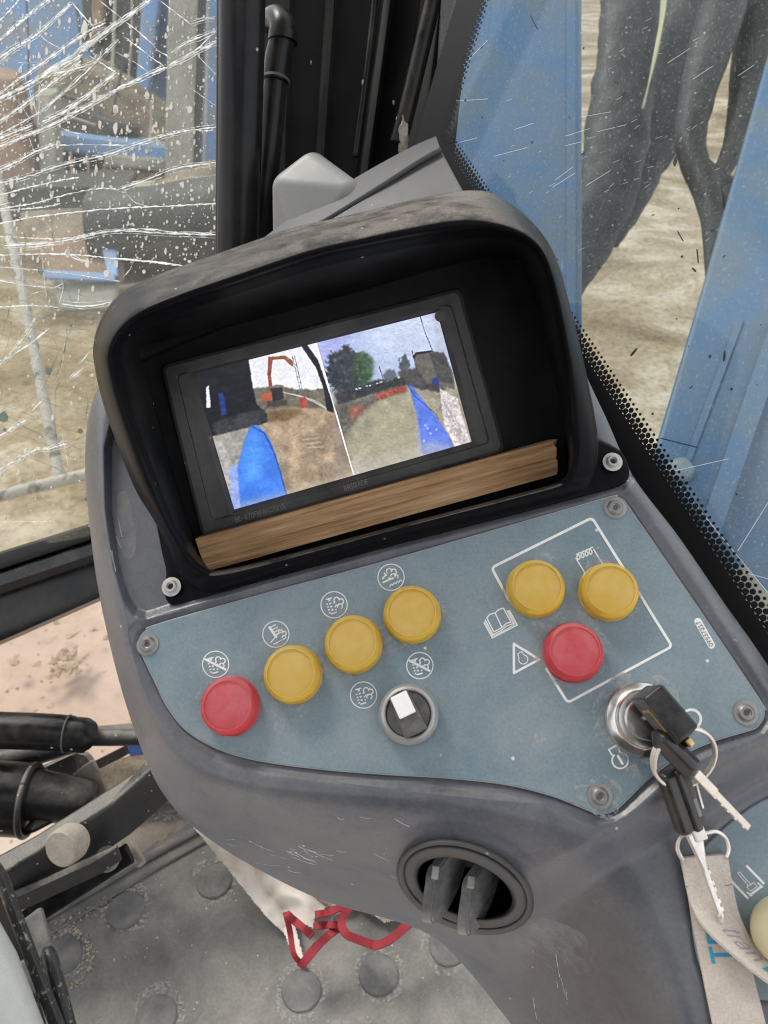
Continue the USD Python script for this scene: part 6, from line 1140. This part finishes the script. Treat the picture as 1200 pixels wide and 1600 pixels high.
hosepx('hydraulic_hose', [(1192, -120, 2.3, 40), (1183, 30, 2.2, 34), (1169, 120, 2.1, 27), (1158, 190, 2.0, 22), (1142, 240, 1.92, 16), (1122, 280, 1.86, 14), (1106, 312, 1.81, 12)], 'black_rubber', 'black hose hanging close to the blue boom, crossing the thick hose', .9, .002)
hose('hydraulic_hose', [(1100, 262, 1.9), (1135, 287, 1.86), (1200, 292, 1.84)], [.022, .02, .02], 'black_rubber', 'short black hose running level into the blue boom', 1)
hose('hydraulic_hose', [(1130, 300, 1.84), (1140, 318, 1.82), (1180, 330, 1.8)], [.025, .02, .02], 'black_rubber', 'stub of black hose under the level hose', 1)
ys = obj('light_gap_strip', ribbon([pt(*q) for q in ((1030, -120, 1.9), (1033, 0, 1.86), (1021, 90, 1.82), (1004, 166, 1.8))], [pt(*q) for q in ((1042, -120, 1.9), (1041, 0, 1.86), (1027, 80, 1.82), (1005, 170, 1.8))], .01, 40, 4), M['light_gap_strip'], label='narrow dull yellow strip standing in for the gap of light between the black sheaths', cat='strap', smooth=30)  # added strip, coloured like the light showing through the gap

# railing of peeling paint outside the cracked window
rl = thing('outer_railing', 'peeling grey brown railing seen through the cracked window', 'railing', pt(60, 760, 1.7))
obj('upright', tube([pt(-10, 250, 2.1), pt(28, 420, 1.95), pt(62, 590, 1.82), pt(94, 752, 1.7)], .0125, 14, 30), M['rail_paint'], rl, smooth=True)
obj('cross_bar', tube([pt(-160, 815, 1.72), pt(0, 775, 1.7), pt(100, 750, 1.69), pt(260, 712, 1.68)], .0135, 14, 20), M['rail_paint'], rl, smooth=True)

# parked machine beyond the cracked window
mc = thing('blue_machine', 'big mud caked blue tracked machine parked beyond the cracked window', 'machine', [*pt(170, 300, 6.5)[:2], GROUND_Z])
def block(uvs, d0, dz, mat, name, r=.02, lab=None):
    """A solid block: its near face seen through these pixels at depth d0, going back dz metres."""
    ps = [pt(u, v, d_ if d_ else d0) for u, v, d_ in [(q + (None,))[:3] for q in uvs]]
    m = rhull(ps + [p + np.array([-.1 * dz, dz, 0]) for p in ps], r, 8)
    if mat != 'blue_mud': m = rough(m.subdivide().subdivide().subdivide(), .035 if mat == 'mud_brown' else .015, 7.0, int(uvs[0][0]) + 100)
    return obj(name, m, M[mat], mc, smooth=40, label=lab)
block([(-80, -160), (146, -160), (142, 150), (20, 150), (-80, 160)], 6.8, 1.2, 'blue_mud', 'housing')
block([(128, -160), (238, -160), (230, 90), (160, 110), (132, 60)], 6.6, .5, 'dark_machine', 'engine_bay')
block([(150, -150), (162, -150), (158, 60), (148, 60)], 6.5, .1, 'rust_brown', 'door_post')
block([(170, -20), (262, -20), (258, 170), (140, 160)], 6.9, 1.0, 'blue_mud', 'side_panel')
block([(238, -160), (264, -160), (228, 160), (214, 160)], 6.3, .15, 'blue_mud', 'ladder_rail')
block([(270, -160), (312, -160), (297, 282), (262, 282)], 5.6, .12, 'concrete_dirty', 'upright_post')
block([(314, -160), (320, -160), (308, 282), (299, 282)], 5.62, .12, 'dark_machine', 'post_edge')
block([(308, -160), (470, -160), (470, 300), (300, 300)], 6.2, 1.0, 'blue_mud', 'housing')
block([(64, 130), (120, 118), (180, 140), (200, 190), (265, 205), (265, 225), (150, 215), (62, 200)], 6.0, .5, 'mud_brown', 'mud_ledge', .06)
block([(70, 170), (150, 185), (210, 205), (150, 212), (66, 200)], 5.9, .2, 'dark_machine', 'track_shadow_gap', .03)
block([(80, 212), (264, 235), (262, 252), (80, 232)], 5.8, .4, 'blue_mud', 'side_frame', .02)
block([(165, 246), (258, 256), (258, 264), (165, 258)], 5.75, .2, 'concrete_dirty', 'step')
block([(60, 228), (168, 240), (168, 305), (70, 305)], 5.9, .5, 'dark_machine', 'track', .03)
block([(165, 262), (262, 268), (262, 305), (170, 305)], 5.8, .4, 'rust_brown', 'track_frame', .03)
block([(60, 150), (78, 150), (88, 310), (70, 310)], 5.5, .2, 'concrete_dirty', 'post', .02)
block([(-30, 120), (12, 130), (50, 300), (0, 310), (-30, 300)], 5.4, .3, 'rust_brown', 'rusty_column', .03)
block([(-40, 296), (200, 296), (176, 332), (-40, 345)], 5.2, .4, 'dark_machine', 'dark_beam', .02)
for k in range(6): block([(70 + k * 16, 284 + k * 1.5), (82 + k * 16, 285 + k * 1.5), (82 + k * 16, 304 + k), (70 + k * 16, 303 + k)], 5.6, .3, 'mud_brown', 'track_pad', .015)
for u0_, v0_, u1_, v1_, w_, mt in ((180, -40, 172, 150, 5, 'concrete_dirty'), (196, 60, 176, 178, 4, 'dark_machine'), (206, 0, 200, 130, 3, 'concrete_dirty'), (120, 10, 128, 130, 4, 'dark_machine'), (40, -20, 44, 140, 3, 'dark_machine'), (325, -60, 318, 280, 4, 'concrete_dirty'), (100, 150, 140, 160, 6, 'dark_machine'), (84, 175, 150, 196, 4, 'concrete_dirty'), (236, 160, 232, 240, 4, 'concrete_dirty'), (110, 238, 112, 300, 5, 'rust_brown'), (136, 240, 137, 300, 4, 'rust_brown'), (0, 130, 48, 300, 4, 'concrete_dirty')):
    obj('pipe', tube([pt(u0_, v0_, 5.5), pt((u0_ + u1_) / 2 + 2, (v0_ + v1_) / 2, 5.45), pt(u1_, v1_, 5.4)], w_ * 5.5 / 2400, 10, 10), M[mt], mc, smooth=True)
cyl = thing('counterweight', 'grey mud topped concrete drum lying in front of the parked machine', 'drum', [*pt(260, 400, 4.4)[:2], GROUND_Z])
obj('drum', rough(tube([pt(168, 372, 4.3), pt(260, 366, 4.25), pt(420, 350, 4.2)], [.27, .27, .27], 32, 16), .03, 3.0, 4), M['dark_machine'], cyl, smooth=40)
obj('slab', rough(rhull([pt(172, 330, 4.15), pt(216, 296, 4.6), pt(400, 270, 4.6), pt(400, 352, 4.05), pt(174, 356, 4.1)], .03, 8).subdivide().subdivide(), .05, 4.0, 6), M['concrete_dirty'], cyl, smooth=40)
obj('dirt_heap', rough(rhull([pt(218, 300, 4.5), pt(270, 282, 4.7), pt(310, 268, 4.6), pt(345, 300, 4.5), pt(300, 312, 4.3), pt(235, 318, 4.3)], .04, 10).subdivide().subdivide(), .08, 5.0, 9), M['mud_brown'], cyl, smooth=True)
pal = thing('debris_pile', 'mud covered planks and plates with blue paint traces left of the drum', 'debris', [*pt(120, 400, 4.6)[:2], GROUND_Z])
obj('plate', rhull([pt(40, 338, 4.5), pt(176, 330, 4.5), pt(180, 372, 4.3), pt(60, 380, 4.3)], .03, 8), M['mud_brown'], pal, smooth=30)
obj('plank', rhull([pt(60, 376, 4.3), pt(184, 368, 4.3), pt(186, 436, 4.0), pt(92, 446, 4.0)], .03, 8), M['rust_brown'], pal, smooth=30)
obj('blue_panel', rhull([pt(160, 376, 4.1), pt(180, 374, 4.1), pt(182, 430, 3.95), pt(172, 434, 3.95)], .012, 8), M['blue_mud'], pal, smooth=30)
obj('blue_panel', rhull([pt(70, 424, 3.95), pt(178, 430, 3.95), pt(178, 438, 3.93), pt(70, 434, 3.93)], .01, 8), M['blue_mud'], pal, smooth=30)
obj('board', rhull([pt(86, 440, 4.0), pt(184, 436, 4.0), pt(176, 478, 3.9), pt(100, 482, 3.9)], .02, 8), M['concrete_dirty'], pal, smooth=30)
